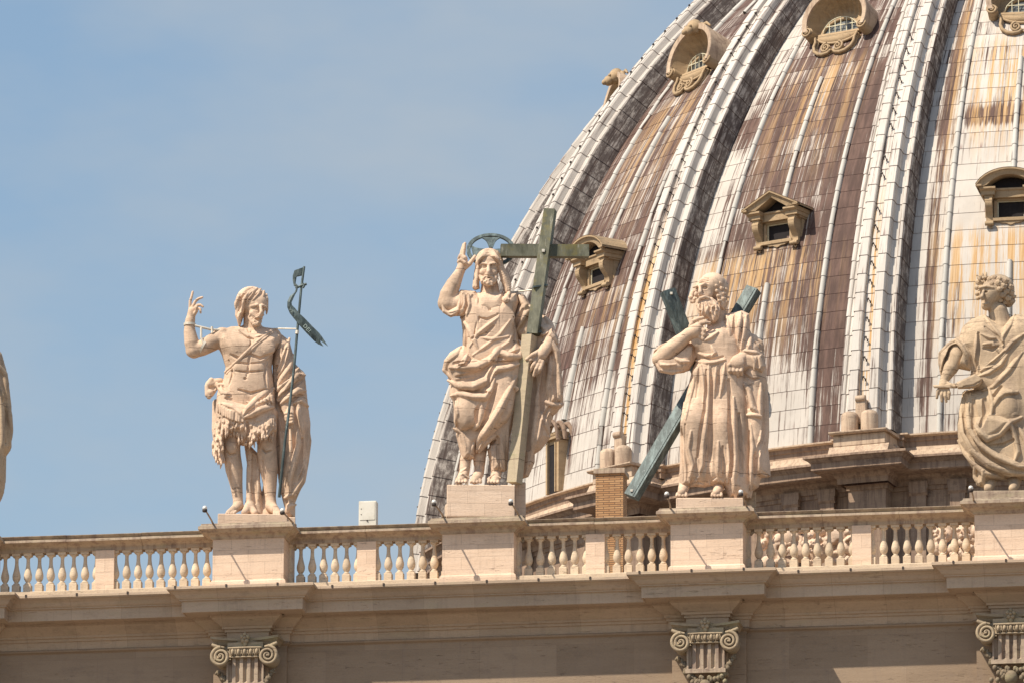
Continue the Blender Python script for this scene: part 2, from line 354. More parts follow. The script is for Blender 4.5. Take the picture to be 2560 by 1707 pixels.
# capitals
def spiral(c, r, sgn, turns=2.6, n=64, y=0):
    P = [];
    for i in range(n+1):
        t = i/n; a = math.pi/2 + sgn*(-turns*2*math.pi*t); rr = r*(1-t)**1.0*.93+.02
        P.append((c[0]+rr*math.cos(a), y - .05*t, c[1]+rr*math.sin(a)))
    return P
def capital(X):
    c = empty('capital', (X, -.42, -2.84), parent=facade)
    b = MB()
    # abacus with concave front
    F = lambda x: -.36 + .20*(1-(x/.84)**2)
    rows = []
    for z, o, w in ((0.0, .03, .84), (-.06, .03, .84), (-.07, 0, .81), (-.11, -.05, .78), (-.17, -.09, .74)):
        xs = np.linspace(-w, w, 17); rows.append([(w, .5, z)][:0] + [(-w, .5, z)] + [(x, F(x)-o, z-.03*(1-(x/.84)**2)) for x in xs] + [(w, .5, z)])
    b.grid(rows); b.build('abacus', M['carved'], c)
    b = MB()
    for i in range(5):
        a = i*2*math.pi/5+.3; b.ell((.075*math.cos(a), -.33, -.05+.085*math.sin(a)), (.055, .06, .06), 8, 6)
    b.ell((0, -.37, -.05), (.04, .05, .04), 8, 6); b.ell((0, -.30, -.19), (.06, .06, .09), 8, 6)
    b.build('flower', M['carved'], c)
    for sx in (-1, 1):
        v = MB(); cx, cz = sx*.585, -.52
        v.tube(spiral((cx, cz), .235, sx, 2.4, y=-.40), [.048*(1-.55*i/64) for i in range(65)], 7)
        v.lathe([(0.01, 0), (.2, .0), (.22, .05), (.22, .5)], 20, (0, 0, 0))
        # turn the lathe disc to face the front
        nv = len(v.v); disc = [(.0, 0)]
        for q in range(nv-80, nv):
            x, y, z = v.v[q]; v.v[q] = (cx+x, -.36+z*.9, cz+y)
        v.ell((cx, -.44, cz), (.035, .03, .035), 8, 6)
        v.tube([(sx*.80, -.36, -.20), (sx*.74, -.38, -.24), (sx*.66, -.38, -.27), (sx*.5, -.36, -.29)], [.05, .05, .045, .03], 7)
        v.build('volute', M['carved'], c)
    b = MB()
    for i in range(-2, 3):
        x = i*.15; b.ell((x, -.33, -.40), (.05, .07, .085), 10, 8)
        for s in (-1, 1):
            b.tube([(x+s*.055, -.34, -.31), (x+s*.075, -.35, -.40), (x+s*.04, -.34, -.49)], [.014, .018, .01], 5)
    b.tube([(-.42, -.33, -.295), (0, -.36, -.30), (.42, -.33, -.295)], .028, 7)
    b.tube([(-.40, -.31, -.52), (0, -.33, -.52), (.40, -.31, -.52)], .022, 7)
    b.box(-.44, .44, -.28, .3, -.54, -.15); b.build('egg_and_dart', M['carved'], c)
    # fluted neck
    b = MB(); N = 161; prof = []
    for i in range(N):
        x = -.46 + .92*i/(N-1); ph = ((x+.46)/.92*5.0) % 1.0; d = 0
        if .22 < ph < .78: q = (ph-.5)/.28; d = .085*math.sqrt(max(0, 1-q*q))
        prof.append((x, -.27+d))
    flat = [(x, -.27) for x, y in prof]
    b.grid([[(x, y, -.53) for x, y in prof], [(x, y, -1.10) for x, y in prof], [(x, min(y, -.2)*.5-.135, -1.14) for x, y in prof], [(x, y, -1.16) for x, y in flat]])
    b.box(-.46, .46, -.17, .42, -1.2, -.52); b.box(-.49, .49, -.31, .3, -1.26, -1.161); b.fix = True
    b.build('fluted_neck', M['rail'], c)
    g = MB(); random.seed(3)
    for sx in (-1, 1):
        for i in range(26):
            t = i/25; x = sx*(.70-.70*t); z = -.86-.72*math.sin(t*math.pi/2)**1.2; r = .04+.045*math.sin(t*math.pi)
            for q in range(3):
                g.ell((x+random.uniform(-.04, .04), -.16+random.uniform(-.07, .03), z+random.uniform(-.05, .05)), (r*.8, r*.8, r), 7, 5)
        for i in range(14):
            x = sx*random.uniform(.05, .5); z = -1.36-random.uniform(0, .35); g.ell((x, -.30, z), (.06, .08, .075), 7, 5)
    g.ell((0, -.36, -1.62), (.16, .14, .18), 10, 8); g.build('garland', M['garland'], c)
    return c
cap0 = capital(-5.662)
def copy_tree(o, parent=None):
    c = o.copy(); COL.objects.link(c); c.parent = parent if parent is not None else o.parent
    for ch in [q for q in bpy.data.objects if q.parent == o]: copy_tree(ch, c)
    return c
for X in (-13.077, 5.662, 13.077):
    c = copy_tree(cap0, facade); c.location = (X, -.42, -2.84)
# ------------------------------------------------------------------ balustrade
def baluster_mesh():
    b = MB(); prof = [(.042, -.40), (.05, -.43), (.085, -.435), (.09, -.455), (.055, -.475), (.046, -.50), (.043, -.56), (.047, -.65), (.060, -.74), (.082, -.83), (.100, -.90), (.104, -.95), (.095, -1.005), (.070, -1.055), (.050, -1.085), (.048, -1.10), (.075, -1.115), (.085, -1.135), (.075, -1.155)]
    b.box(-.10, .10, -.10, .10, -.435, -.372); b.lathe([(r, z) for r, z in prof][::-1], 14, (0, 0, 0))
    b.box(-.097, .097, -.097, .097, -1.40, -1.157, bev=.012)
    o = b.build('baluster', M['baluster'], None); me = o.data; bpy.data.objects.remove(o); return me
BAL = baluster_mesh()
COP = [(.50, -.0), (-.02, 0), (-.02, -.012), (.06, -.085), (.06, -.095), (-.03, -.105), (-.055, -.12), (-.06, -.17), (-.03, -.175), (.04, -.20), (.13, -.235), (.165, -.265), (.165, -.275), (.185, -.28), (.19, -.372), (.50, -.372), (.52, -.2)]
def balustrade(xa, xb, label):
    xm = (xa+xb)/2; t = empty('balustrade', (xm, .0, H0), label=label, cat='balustrade', group='balustrade runs between the statue pedestals')
    def at(o, x): o.location = (x-xm, 0, 0); return o
    L_ = xb-xa
    b = MB(); segs = max(2, round(L_/1.9)); ed = np.linspace(-L_/2, L_/2, segs+1)
    for i in range(segs):
        j = random.uniform(-.006, .006); b.prism([(y+j*0, z+j) for y, z in COP], ed[i]+.004, ed[i+1]-.004)
    b.build('coping', M['rail'], t)
    b = MB(); b.prism([(-.10, -1.62), (-.10, -1.425), (-.085, -1.41), (-.02, -1.40), (.50, -1.40), (.55, -1.62)], -L_/2, L_/2); b.build('base_course', M['baluster'], t)
    b = MB(); b.box(-.235, .235, .155, .50, -1.405, -.37, bev=.006); b.build('pier', M['pedestal'], t)
    for s in (-1, 1):
        e0, e1 = .235, L_/2; n = round((e1-e0)/.292); sp = (e1-e0)/n
        for k in range(n+1):
            o = bpy.data.objects.new('baluster', BAL); COL.objects.link(o); o.parent = t; o.location = (s*(e0+k*sp), .31, 0)
    return t
PB = .885
names = ['balustrade run at the far left in front of open sky', 'balustrade run between the fur clad figure and the figure with the halo', 'balustrade run between the haloed figure and the bearded old man, brick behind it', 'balustrade run right of the bearded old man with pale carved rubble behind it']
for i in range(4): balustrade(PX[i]+PB, PX[i+1]-PB, names[i])
balustrade(PX[4]+PB, PX[4]+6.5, 'balustrade run right of the curly haired figure'); balustrade(PX[0]-6.5, PX[0]-PB, 'balustrade run left of the leftmost statue')
# ------------------------------------------------------------------ pedestals
def pedestal(X, yf, label, tall=True):
    t = empty('pedestal', (X, 0, H0), label=label, cat='pedestal', group='statue pedestals in the balustrade')
    def ring(prof, name, mat):
        b = MB(); rows = []
        for d, z in prof:
            w = PB+d; rows.append([(-w, 1.0+d, z), (-w, yf-d, z), (w, yf-d, z), (w, 1.0+d, z)])
        b.grid(rows, close=True); b.add(rows[0], [(0, 1, 2, 3)]); b.add(rows[-1], [(3, 2, 1, 0)])
        return b.build(name, mat, t)
    ring([(-.1, .02), (.24, .01), (.25, .0), (.25, -.02), (.275, -.05), (.31, -.07), (.315, -.14), (.29, -.15), (.26, -.165), (.22, -.20), (.16, -.23), (.12, -.235), (.10, -.25), (.06, -.28), (.035, -.32), (.03, -.34), (.0, -.35), (-.1, -.33)], 'coping', M['rail'])
    ring([(0, -.345), (0, -1.40), (-.1, -1.405)], 'die', M['pedestal'])
    ring([(0, -1.37), (.012, -1.372), (.03, -1.40), (.05, -1.41), (.06, -1.47), (.06, -1.68), (0, -1.7)], 'plinth_course', M['pedestal'])
    return t
pedestal(PX[0], -.45, 'pedestal at the left edge of the photograph, mostly cut off')
pedestal(PX[1], -.45, 'pedestal under the fur clad figure, with a small pale repair patch')
pedestal(PX[2], -.22, 'pedestal under the haloed figure, standing straight on the cornice')
pedestal(PX[3], -.45, 'pedestal under the bearded old man')
pedestal(PX[4], -.45, 'pedestal under the curly haired figure at the right edge')
# ------------------------------------------------------------------ lamps and box
def lamp(l, bs, Y, label):
    p = unproj(*bs, Y); q = unproj(*l, Y-.72); t = empty('spotlight', tuple(p), label=label, cat='spotlight', group='small spotlights on the pedestal copings')
    d = q-p; b = MB(); b.tube([(0, .12, 0), (0, 0, .01), tuple(d*.35+np.array((.02, 0, -.01))), tuple(d*.8+np.array((.02, 0, -.02))), tuple(d*.95)], [.026, .026, .022, .02, .02], 8)
    b.box(-.05, .05, 0, .2, -.02, .02, .004); b.build('arm', M['rail'], t)
    b = MB(); b.ell(tuple(d+np.array((0, 0, .03))), (.06, .06, .06), 14, 10); h = b.build('lamp_head', M['chrome'], t)
    b = MB(); b.lathe([(.05, -.07), (.062, -.05), (.062, -.005), (.05, .0)], 14, tuple(d)); b.build('bezel', M['iron'], h)
lamp((512, 1272), (533, 1310), -.65, 'small round spotlight left of the fur clad figure')
lamp((706, 1278), (733, 1308), -.65, 'small round spotlight by the right foot of the fur clad figure')
lamp((1085, 1257), (1108, 1290), -.45, 'small round spotlight left of the block under the haloed figure')
lamp((1277, 1255), (1297, 1288), -.45, 'small round spotlight in front of the block under the haloed figure')
lamp((1667, 1237), (1676, 1272), -.65, 'small round spotlight left of the bearded old man')
lamp((1852, 1232), (1867, 1268), -.65, 'small round spotlight right of the feet of the bearded old man')
lamp((2427, 1222), (2434, 1254), -.65, 'small round spotlight left of the curly haired figure')
p = unproj(922, 1303, .15)
b = empty('electrical_cabinet', tuple(p), label='plain white metal box standing on the balustrade coping against the sky', cat='cabinet')
m_ = MB(); m_.box(-.235, .20, -.1, .16, H0-p[2], .50, .008); bx = m_.build('housing', M['box'], b)
m_ = MB(); m_.box(-.205, .17, -.112, -.099, .02, .475, .004); dr = m_.build('door', M['box'], bx)
m_ = MB(); m_.ell((-.17, -.113, .30), (.012, .008, .014)); m_.ell((-.17, -.113, .16), (.012, .008, .014)); m_.ell((-.02, -.113, .0), (.02, .012, .02)); m_.build('latch', M['iron'], bx)
# ================================================================== DOME
DX, DY, ROT = 2.903, 127.493, rad(1.353)
RHO, ZC, EE = 34.839, 72.452, 9.30
ZB = 75.45
PITCH_ROW = .75
def Rz(z): return math.sqrt(RHO**2-(z-ZC)**2)-EE
PH0 = math.asin((ZB-ZC)/RHO)
dome = empty('dome', (DX, DY, ZB), label='great ribbed lead dome with rows of dormer windows behind the statues', cat='dome')
def P3(r, z, a): return (-r*math.sin(a), -r*math.cos(a), z-ZB)
NROW = 50
def stain(k, t, z):
    g = lambda a, b, s: 1/(1+np.exp(-(a-b)/s))
    z = np.asarray(z, float); t = np.asarray(t, float); hi = g(z, 79.3, .8)
    w2 = g(83.5, z, .15); w1 = g(91.9, z, .2)
    if k == 1:
        br = .31+.25*hi-.03*g(z, 88.5, 1.5) + .30*g(t, .46, .03)*g(87.0, z, 1.6) - .25*g(-t, .55, .05)*hi
        br = br + .25*np.exp(-((z-89.6)/1.3)**2)*g(np.abs(t), .15, .1)
        oc = .80*w1*g(z, 88.2, 1.0)*g(.40, np.abs(t), .06) + .85*w2*g(z, 80.6, .8)*g(.62, np.abs(t+.12), .07)
    elif k == 2:
        br = .32+.24*hi + .27*g(t, .60, .04)*g(85.5, z, 1.5)
        oc = .7*w1*g(z, 88.0, 1.2)*g(.45, np.abs(t), .08) + .5*w2*g(z, 81.5, .8)*g(.35, np.abs(t-.3), .08)
    elif k == 0:
        br = .20+.12*g(z, 88, 1) + .42*np.exp(-((t+.62)/.05)**2) + .22*np.exp(-((t+.42)/.06)**2)*g(84, z, 1.) + .55*np.exp(-((z-88.4)/.42)**2)*g(t, -.45, .04)
        oc = .95*w1*g(z, 87.4, .5)*g(.46, np.abs(t), .05) + 1.0*w2*g(z, 79.3, .8)*g(.55, np.abs(t), .05) + .7*np.exp(-((t+.60)/.04)**2)*g(z, 84, 1)
    else:
        br = .45+.2*hi; oc = .6*w2*g(.5, np.abs(t), .05)
    return br, np.clip(oc, 0, 1)
rng = np.random.default_rng(4)
def bay(k, nc, sub):
    ac = rad(22.5)*k+ROT; V = []; C = []; U = []
    ts = np.linspace(-1, 1, nc); seamrand = rng.uniform(-.06, .06, (NROW+1, 5))
    if abs(k-1) > 2: seamrand *= .3
    for i in range(NROW):
        for q in range(sub+1):
            f = q/sub; s = (i+f*.999)*PITCH_ROW; ph = PH0+s/RHO
            lift = .014*(1-f) + (0.0)
            rr = RHO*math.cos(ph)-EE+lift; z = ZC+RHO*math.sin(ph)
            a = ac - ts*rad(11.25)
            br, oc = stain(k, ts, z); pc = np.clip(((ts+1)*2).astype(int), 0, 3); br = br+seamrand[i, pc]
            V.append(np.stack([-rr*np.sin(a), -rr*np.cos(a), np.full(nc, z-ZB)], 1))
            U.append(np.stack([ts*4.2+k*10, np.full(nc, s)], 1)); C.append(np.stack([br, oc, np.zeros(nc), np.ones(nc)], 1))
    V = np.concatenate(V); U = np.concatenate(U); C = np.concatenate(C); nr = NROW*(sub+1)
    I = np.arange(nr-1)[:, None]*nc + np.arange(nc-1)[None, :]
    F = np.stack([I+1, I, I+nc, I+nc+1], -1)
    zr = V[::nc, 2][:-1]+ZB+.12; tm = (ts[:-1]+ts[1:])/2
    keep = ~((np.abs(tm)[None, :] < .10) & (zr[:, None] > 83.80) & (zr[:, None] < 84.62)) if nc > 20 else np.ones((nr-1, nc-1), bool)
    F = F[keep].reshape(-1, 4)
    np_mesh('lead_sheeting', V, F, M['lead'], dome, smooth=False, uv=U, col=C)
for k in range(-7, 9): bay(k, 41 if -2 < k < 4 else 9, 3 if -2 < k < 4 else 1)
# standing rolls: three per bay, tapered pieces lapping at every joint
def roll(k, t, z0=None, z1=None, skip=()):
    a0 = rad(22.5)*k+ROT - t*rad(11.25); V = []; F = []; U = []; C = []; n = 9
    def flush():
        if F: np_mesh('standing_seam', V, F, M['roll'], dome, smooth=True, uv=U, col=C)
    for i in range(NROW):
        for q in range(2):
            s = (i+q*1.06)*PITCH_ROW; ph = PH0+s/RHO; r = RHO*math.cos(ph)-EE; z = ZC+RHO*math.sin(ph)
            w = (.125 if q == 0 else .115)*(1-.35*i/NROW)
            for j in range(n):
                b = math.pi*(j/(n-1)); x = w*math.cos(b); h = w*1.25*math.sin(b)+(.010 if q == 0 else -.0)
                rr = r+h*math.cos(ph); V.append((-rr*math.sin(a0)+x*math.cos(a0), -rr*math.cos(a0)-x*math.sin(a0), z+h*math.sin(ph)-ZB))
                U.append((x+t*4.2+k*10+3, s)); st = .12 + .18*(j < 2) + (0.1 if (i*7+k*3) % 5 == 0 else 0); C.append((st+.08, .0, 0, 1))
        zc = ZC+RHO*math.sin(PH0+(i+.5)*PITCH_ROW/RHO)
        if any(a < zc < b for a, b in skip): 
            V = V[:-2*n]; U = U[:-2*n]; C = C[:-2*n]; flush(); V = []; F = []; U = []; C = []; continue
        b0 = len(V)-2*n
        for j in range(n-1): F.append((b0+j, b0+j+1, b0+n+j+1, b0+n+j))
    flush()
for k in range(-1, 4):
    for t in (-.5, 0, .5): roll(k, t, skip=((82.2, 85.7), (91.0, 95.6), (75, 78.6 if k != 0 else 75)) if t == 0 else ())
# ribs
RIB = [(-1.06, -.05), (-1.06, .02), (-1.02, .84), (-.98, .90), (-.90, .92), (-.84, .90), (-.80, .84), (-.66, .88), (-.60, .94), (-.58, 1.18), (-.54, 1.25), (-.24, 1.25), (-.20, 1.22), (-.19, 1.08), (.19, 1.08)]
RIB = RIB + [(-t, n) for t, n in RIB[::-1][1:]]
def rib(k, detail=True):
    a0 = rad(22.5)*k+rad(11.25)+ROT; V = []; U = []; C = []; prof = RIB; n = len(prof)
    # subdivide flanks for stains
    pts = []
    for i in range(n-1):
        (t0, n0), (t1, n1) = prof[i], prof[i+1]; m = 4 if math.hypot(t1-t0, n1-n0) > .3 else 1
        pts += [(t0+(t1-t0)*j/m, n0+(n1-n0)*j/m) for j in range(m)]
    pts.append(prof[-1]); n = len(pts); per = np.concatenate([[0], np.cumsum([math.hypot(pts[i+1][0]-pts[i][0], pts[i+1][1]-pts[i][1]) for i in range(n-1)])])
    sub = 2 if detail else 1
    for i in range(NROW):
        for q in range(sub+1):
            f = q/sub; s = (i+f*.999)*PITCH_ROW; ph = PH0+s/RHO; r = RHO*math.cos(ph)-EE; z = ZC+RHO*math.sin(ph); sc = 1-.30*(s/(NROW*PITCH_ROW)); lf = .022*(1-f)
            for j, (t, h) in enumerate(pts):
                x = (t+(lf if t > .5 else -lf if t < -.5 else 0))*sc; hh = h*(1-.15*s/37)+(lf if abs(t) < 1.0 else 0)
                rr = r+hh*math.cos(ph); V.append((-rr*math.sin(a0)+x*math.cos(a0), -rr*math.cos(a0)-x*math.sin(a0), z+hh*math.sin(ph)-ZB))
                U.append((per[j]+k*7.3, s)); gro = abs(t) < .2
                low = 1/(1+math.exp((z-83.5)/1.2))
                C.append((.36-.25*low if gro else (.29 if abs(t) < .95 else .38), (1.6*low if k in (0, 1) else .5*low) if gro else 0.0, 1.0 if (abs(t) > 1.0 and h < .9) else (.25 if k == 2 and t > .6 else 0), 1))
    nr = NROW*(sub+1); I = np.arange(nr-1)[:, None]*n+np.arange(n-1)[None, :]; F = np.stack([I+1, I, I+n, I+n+1], -1).reshape(-1, 4)
    return np_mesh('rib', V, F, M['leadrib'], dome, smooth=False, uv=U, col=C), a0
hb = MB(); hb.tube([(0, .02, -.03), (0, -.16, 0), (0, -.22, .02)], .022, 6); hb.box(-.09, .02, -.27, -.19, .0, .075, .008); hb.tube([(-.06, -.21, 0), (-.06, -.16, -.12)], .018, 6); hb.box(-.035, .035, 0, .03, -.09, .05)
o_ = hb.build('bracket', M['iron'], None); HK = o_.data; bpy.data.objects.remove(o_)
hk_n = 0
for k in range(-7, 9):
    ro, a0 = rib(k, -2 < k < 4)
    if k in (0, 1, 2, 3):
        for i in range(1, 34 if k > 1 else 27):
            s = (i+.55)*PITCH_ROW; ph = PH0+s/RHO; r = RHO*math.cos(ph)-EE; z = ZC+RHO*math.sin(ph); h = 1.10*(1-.15*s/37)
            if z > 97.6 or (k == 0 and z > 91.5) or (k == 1 and z > 95): continue
            if k == 0 and i in (12, 15): continue
            hk_n += 1
            o = bpy.data.objects.new('lamp_bracket', HK); COL.objects.link(o); o.parent = ro
            o.location = P3(r+h*math.cos(ph), z+h*math.sin(ph), a0); o.scale = (.8, .8, .8); o.rotation_euler = (-ph*.9, random.uniform(-.12, .12), -a0)
print('hooks', hk_n)
# stone feet of the ribs
def foot(k):
    a0 = rad(22.5)*k+rad(11.25)+ROT; t = empty('rib_foot', P3(Rz(ZB), ZB, a0), -a0, parent=dome)
    b = MB(); b.box(-.95, 1.05, -1.75, .4, -.62, -.18, .03); b.prism([(-1.95, -.95), (-1.80, -.72), (-1.75, -.62), (.5, -.62), (.5, -.95)], -1.10, 1.2); b.prism([(-1.9, -.18), (-1.95, -.13), (-1.95, -.09), (.4, -.05), (.4, -.18)], -1.06, 1.16)
    b.build('block', M['drumlight'], t)
    for x in (-.40, .36):
        b = MB(); b.lathe([(.31, -.08), (.315, .0), (.315, .52), (.29, .62), (.22, .68), (.10, .72), (.01, .73)], 20, (x, -1.48, 0)); b.build('bollard', M['drumlight'], t)
    b = MB(); b.box(-.22, .18, -1.38, -.6, .3, 1.22, .05); b.tube([(-.20, -1.35, 1.22), (.16, -1.35, 1.22)], .12, 12); b.build('scroll_block', M['drumlight'], t)
    for x in ():
        b = MB(); b.box(x-.22, x+.22, -1.3, -.3, -.1, .9, .03); b.prism([(-1.1, .9), (-.9, 1.25), (-.5, 1.5), (-.3, 1.5), (-.3, .9)], x-.2, x+.2); b.build('side_block', M['drumlight'], t)
for k in (-1, 0, 1, 2): foot(k)
# attic of the drum: moulded rings with forward breaks under the ribs
def ring(name, prof, mat, w, s, rings=range(-8, 8)):
    rows = []
    for r, z in prof:
        pts = []
        for k in rings:
            a0 = rad(22.5)*k+rad(11.25)+ROT; hw = (w+(r-25.5))/r
            a1 = a0+rad(22.5)
            pts += [P3(r, z, a0-hw), P3(r+s, z, a0-hw), P3(r+s, z, a0+hw*.0), P3(r+s, z, a0+hw), P3(r, z, a0+hw)]
            pts += [P3(r, z, a0+hw+(a1-a0-2*hw)*j/12) for j in range(1, 12)]
        rows.append(pts)
    b = MB(); b.fix = False; b.grid(rows, close=True, flip=True); b.build(name, mat, dome)
ring('gutter', [(25.3, 75.50), (25.72, 75.47), (25.78, 75.45), (25.78, 75.40), (25.62, 75.36)], M['roll'] if 0 else M['drumlight'], 1.2, .2)
ring('attic_band', [(25.62, 75.40), (25.60, 75.22), (25.55, 75.2), (25.55, 74.98)], M['drumstone'], 1.2, .3)
ring('attic_cyma', [(25.55, 75.0), (25.62, 74.97), (25.66, 74.85), (25.78, 74.70), (25.86, 74.60), (26.3, 74.52)], M['drumlight'], 1.0, .6)
ring('drum_cornice', [(26.2, 74.52), (26.50, 74.48), (26.55, 74.46), (26.55, 74.38), (26.46, 74.36), (26.36, 74.25), (26.32, 74.22), (26.32, 73.98), (26.28, 73.97), (26.28, 73.95), (25.75, 73.93), (25.72, 73.85), (25.6, 73.75), (25.58, 73.55)], M['drumstone'], .85, 1.1)
ring('drum_wall', [(25.58, 73.56), (25.52, 73.54), (25.50, 73.4), (25.45, 73.38), (25.45, 60.0)], M['drumstone'], .75, .75)
for k in (-1, 0, 1, 2):
    a0 = rad(22.5)*k+rad(11.25)+ROT
    for off in (-1.75, 1.75, -3.2, 3.2):
        b = MB(); b.box(-.28, .28, -.16, .2, -9, -2.05); b.box(-.36, .36, -.24, .2, -2.06, -1.78); b.prism([(-.16, -2.3), (-.24, -2.2), (-.24, -2.06), (0, -2.06), (0, -2.3)], -.33, .33)
        a = a0+off/25.5; o = b.build('pilaster', M['drumstone'], dome); o.location = P3(25.5, ZB, a); o.rotation_euler = (0, 0, -a)
# ------------------------------------------------------------------ dormers
def dormer(k, arch):
    a = rad(22.5)*k+ROT; z0 = 84.21; t = empty('dormer_window', P3(Rz(z0)-.10, z0, a - (.16/24 if k > 0 else 0)), -a, parent=dome)
    # frame and body
    b = MB()
    for x0, x1, y0, y1, za, zb in ((-.68, -.55, -.30, 1.5, -.48, .44), (.55, .68, -.30, 1.5, -.48, .44), (-.68, .68, -.30, 1.5, .36, .46)): b.box(x0, x1, y0, y1, za, zb)
    b.box(-1.06, -.66, -.18, 1.6, -.9, .5); b.box(.66, 1.06, -.18, 1.6, -.9, .5); b.build('jamb', M['dormer'], t)
    b = MB(); b.box(-.58, .58, -.16, -.12, -.6, .4); o = b.build('opening', M['black'], t)
    b = MB(); b.box(-.55, -.51, -.22, -.17, -.40, .36); b.box(-.51, .55, -.22, -.17, .32, .36); b.build('window_frame', M['muntin'], t)
    b = MB(); b.box(-.72, .72, -.42, .3, -.50, -.36, .012)
    ws = np.linspace(-.55, .55, 15); top = [(x, -.50) for x in ws]; bot = [(x, -.58-.06*math.cos(x*5.7)-.05*math.cos(x*17)*.5) for x in ws]
    rows = [[(x, -.38, z) for x, z in top], [(x, -.38, z) for x, z in bot], [(x, .3, z) for x, z in bot]]; b.grid(rows); b.build('sill', M['dormer'], t)
    for s in (-1, 1):
        b = MB(); P = []
        for i in range(17):
            f = i/16; z = .42-1.02*f; y = -.62 + .20*f + .10*math.sin(f*math.pi*2)*(1 if 1 else 0)*(-1)
            P.append((y, z))
        poly = P+[(.4, -.60), (.4, .42)]; b.prism(poly, s*.86-.14, s*.86+.14)
        b.tube([(s*.86-.15, -.56, .30), (s*.86+.15, -.56, .30)], .12, 12); b.tube([(s*.86-.17, -.45, -.60), (s*.86+.17, -.45, -.60)], .09, 10)
        b.tube([(s*.86-.02, -.42, -.70), (s*.86+.06, -.42, -.78), (s*.86+.12, -.42, -.72)], .03, 6); b.box(s*.86-.17, s*.86+.17, -.62, .4, .42, .52, .01)
        b.build('console', M['dormer'], t)
    b = MB()
    ent = lambda x0, x1, y: (b.box(x0, x1, y+.12, 1.6, .52, .68), b.prism([(y+.12, .68), (y+.02, .74), (y, .76), (y, .82), (y+.03, .84), (1.7, .84), (1.7, .68)], x0-.04, x1+.04))
    ent(-1.16, -.60, -.80); ent(.60, 1.16, -.80); ent(-.63, .63, -.50); b.box(-1.12, 1.12, -.45, 1.6, .45, .72); b.build('entablature', M['dormer'], t)
    n = 15; out = []; inn = []
    for i in range(n):
        f = -1+2*i/(n-1); x = f*1.34
        zo = (.92+.66*(1-abs(f))) if not arch else (.92+1.02*math.sqrt(max(0, 1-(f*.93)**2))-1.02*math.sqrt(1-.93**2))
        xi = f*1.05; zi = zo-.24 if abs(f) < 1 else .84
        out.append((x, zo)); inn.append((xi, max(zi-.02, .842)))
    b = MB()
    for y0, y1, o_, i_ in ((-.92, 1.9, out, inn),):
        b.grid([[(x, y1, z) for x, z in o_], [(x, y0, z) for x, z in o_], [(x, y0, z-.07) for x, z in o_], [(x*.985, y0+.05, z-.09) for x, z in o_], [(x*.97, y0+.08, z-.14) for x, z in o_], [(x, y0+.12, z) for x, z in i_], [(x, .2, z) for x, z in i_]])
        b.add([(-1.34, y0, .92), (-1.34, y0, .842), (-1.05, y0+.12, .842), (-1.34, y1, .92), (-1.34, y1, .842)], [(0, 3, 4, 1)]); b.add([(1.34, y0, .92), (1.34, y0, .842), (1.34, y1, .92), (1.34, y1, .842)], [(0, 1, 3, 2)])
        b.box(-1.34, -1.1, y0+.01, y0+.2, .843, .915); b.box(1.1, 1.34, y0+.01, y0+.2, .843, .915)
    b.fix = False; b.build('pediment', M['dormer'], t)
    b = MB(); pl = [(x, z-.03) for x, z in inn]; pl = [(-1.05, .82)]+pl+[(1.05, .82)]; b.prism(pl, -.30, -.26, 'y'); b.build('tympanum', M['black'], t); t.scale = (.91, 1, .92)
    b = MB(); b.grid([[(x*1.01, -.93, z+.012) for x, z in out], [(x*1.01, 1.9, z+.012) for x, z in out]]); b.fix = False; b.build('roof_sheet', M['dormer'], t)
for k, arch in ((0, True), (1, False), (2, True), (3, False), (-1, False)): dormer(k, arch)
def tiltm(deg): return Matrix.Rotation(rad(deg), 4, 'X')
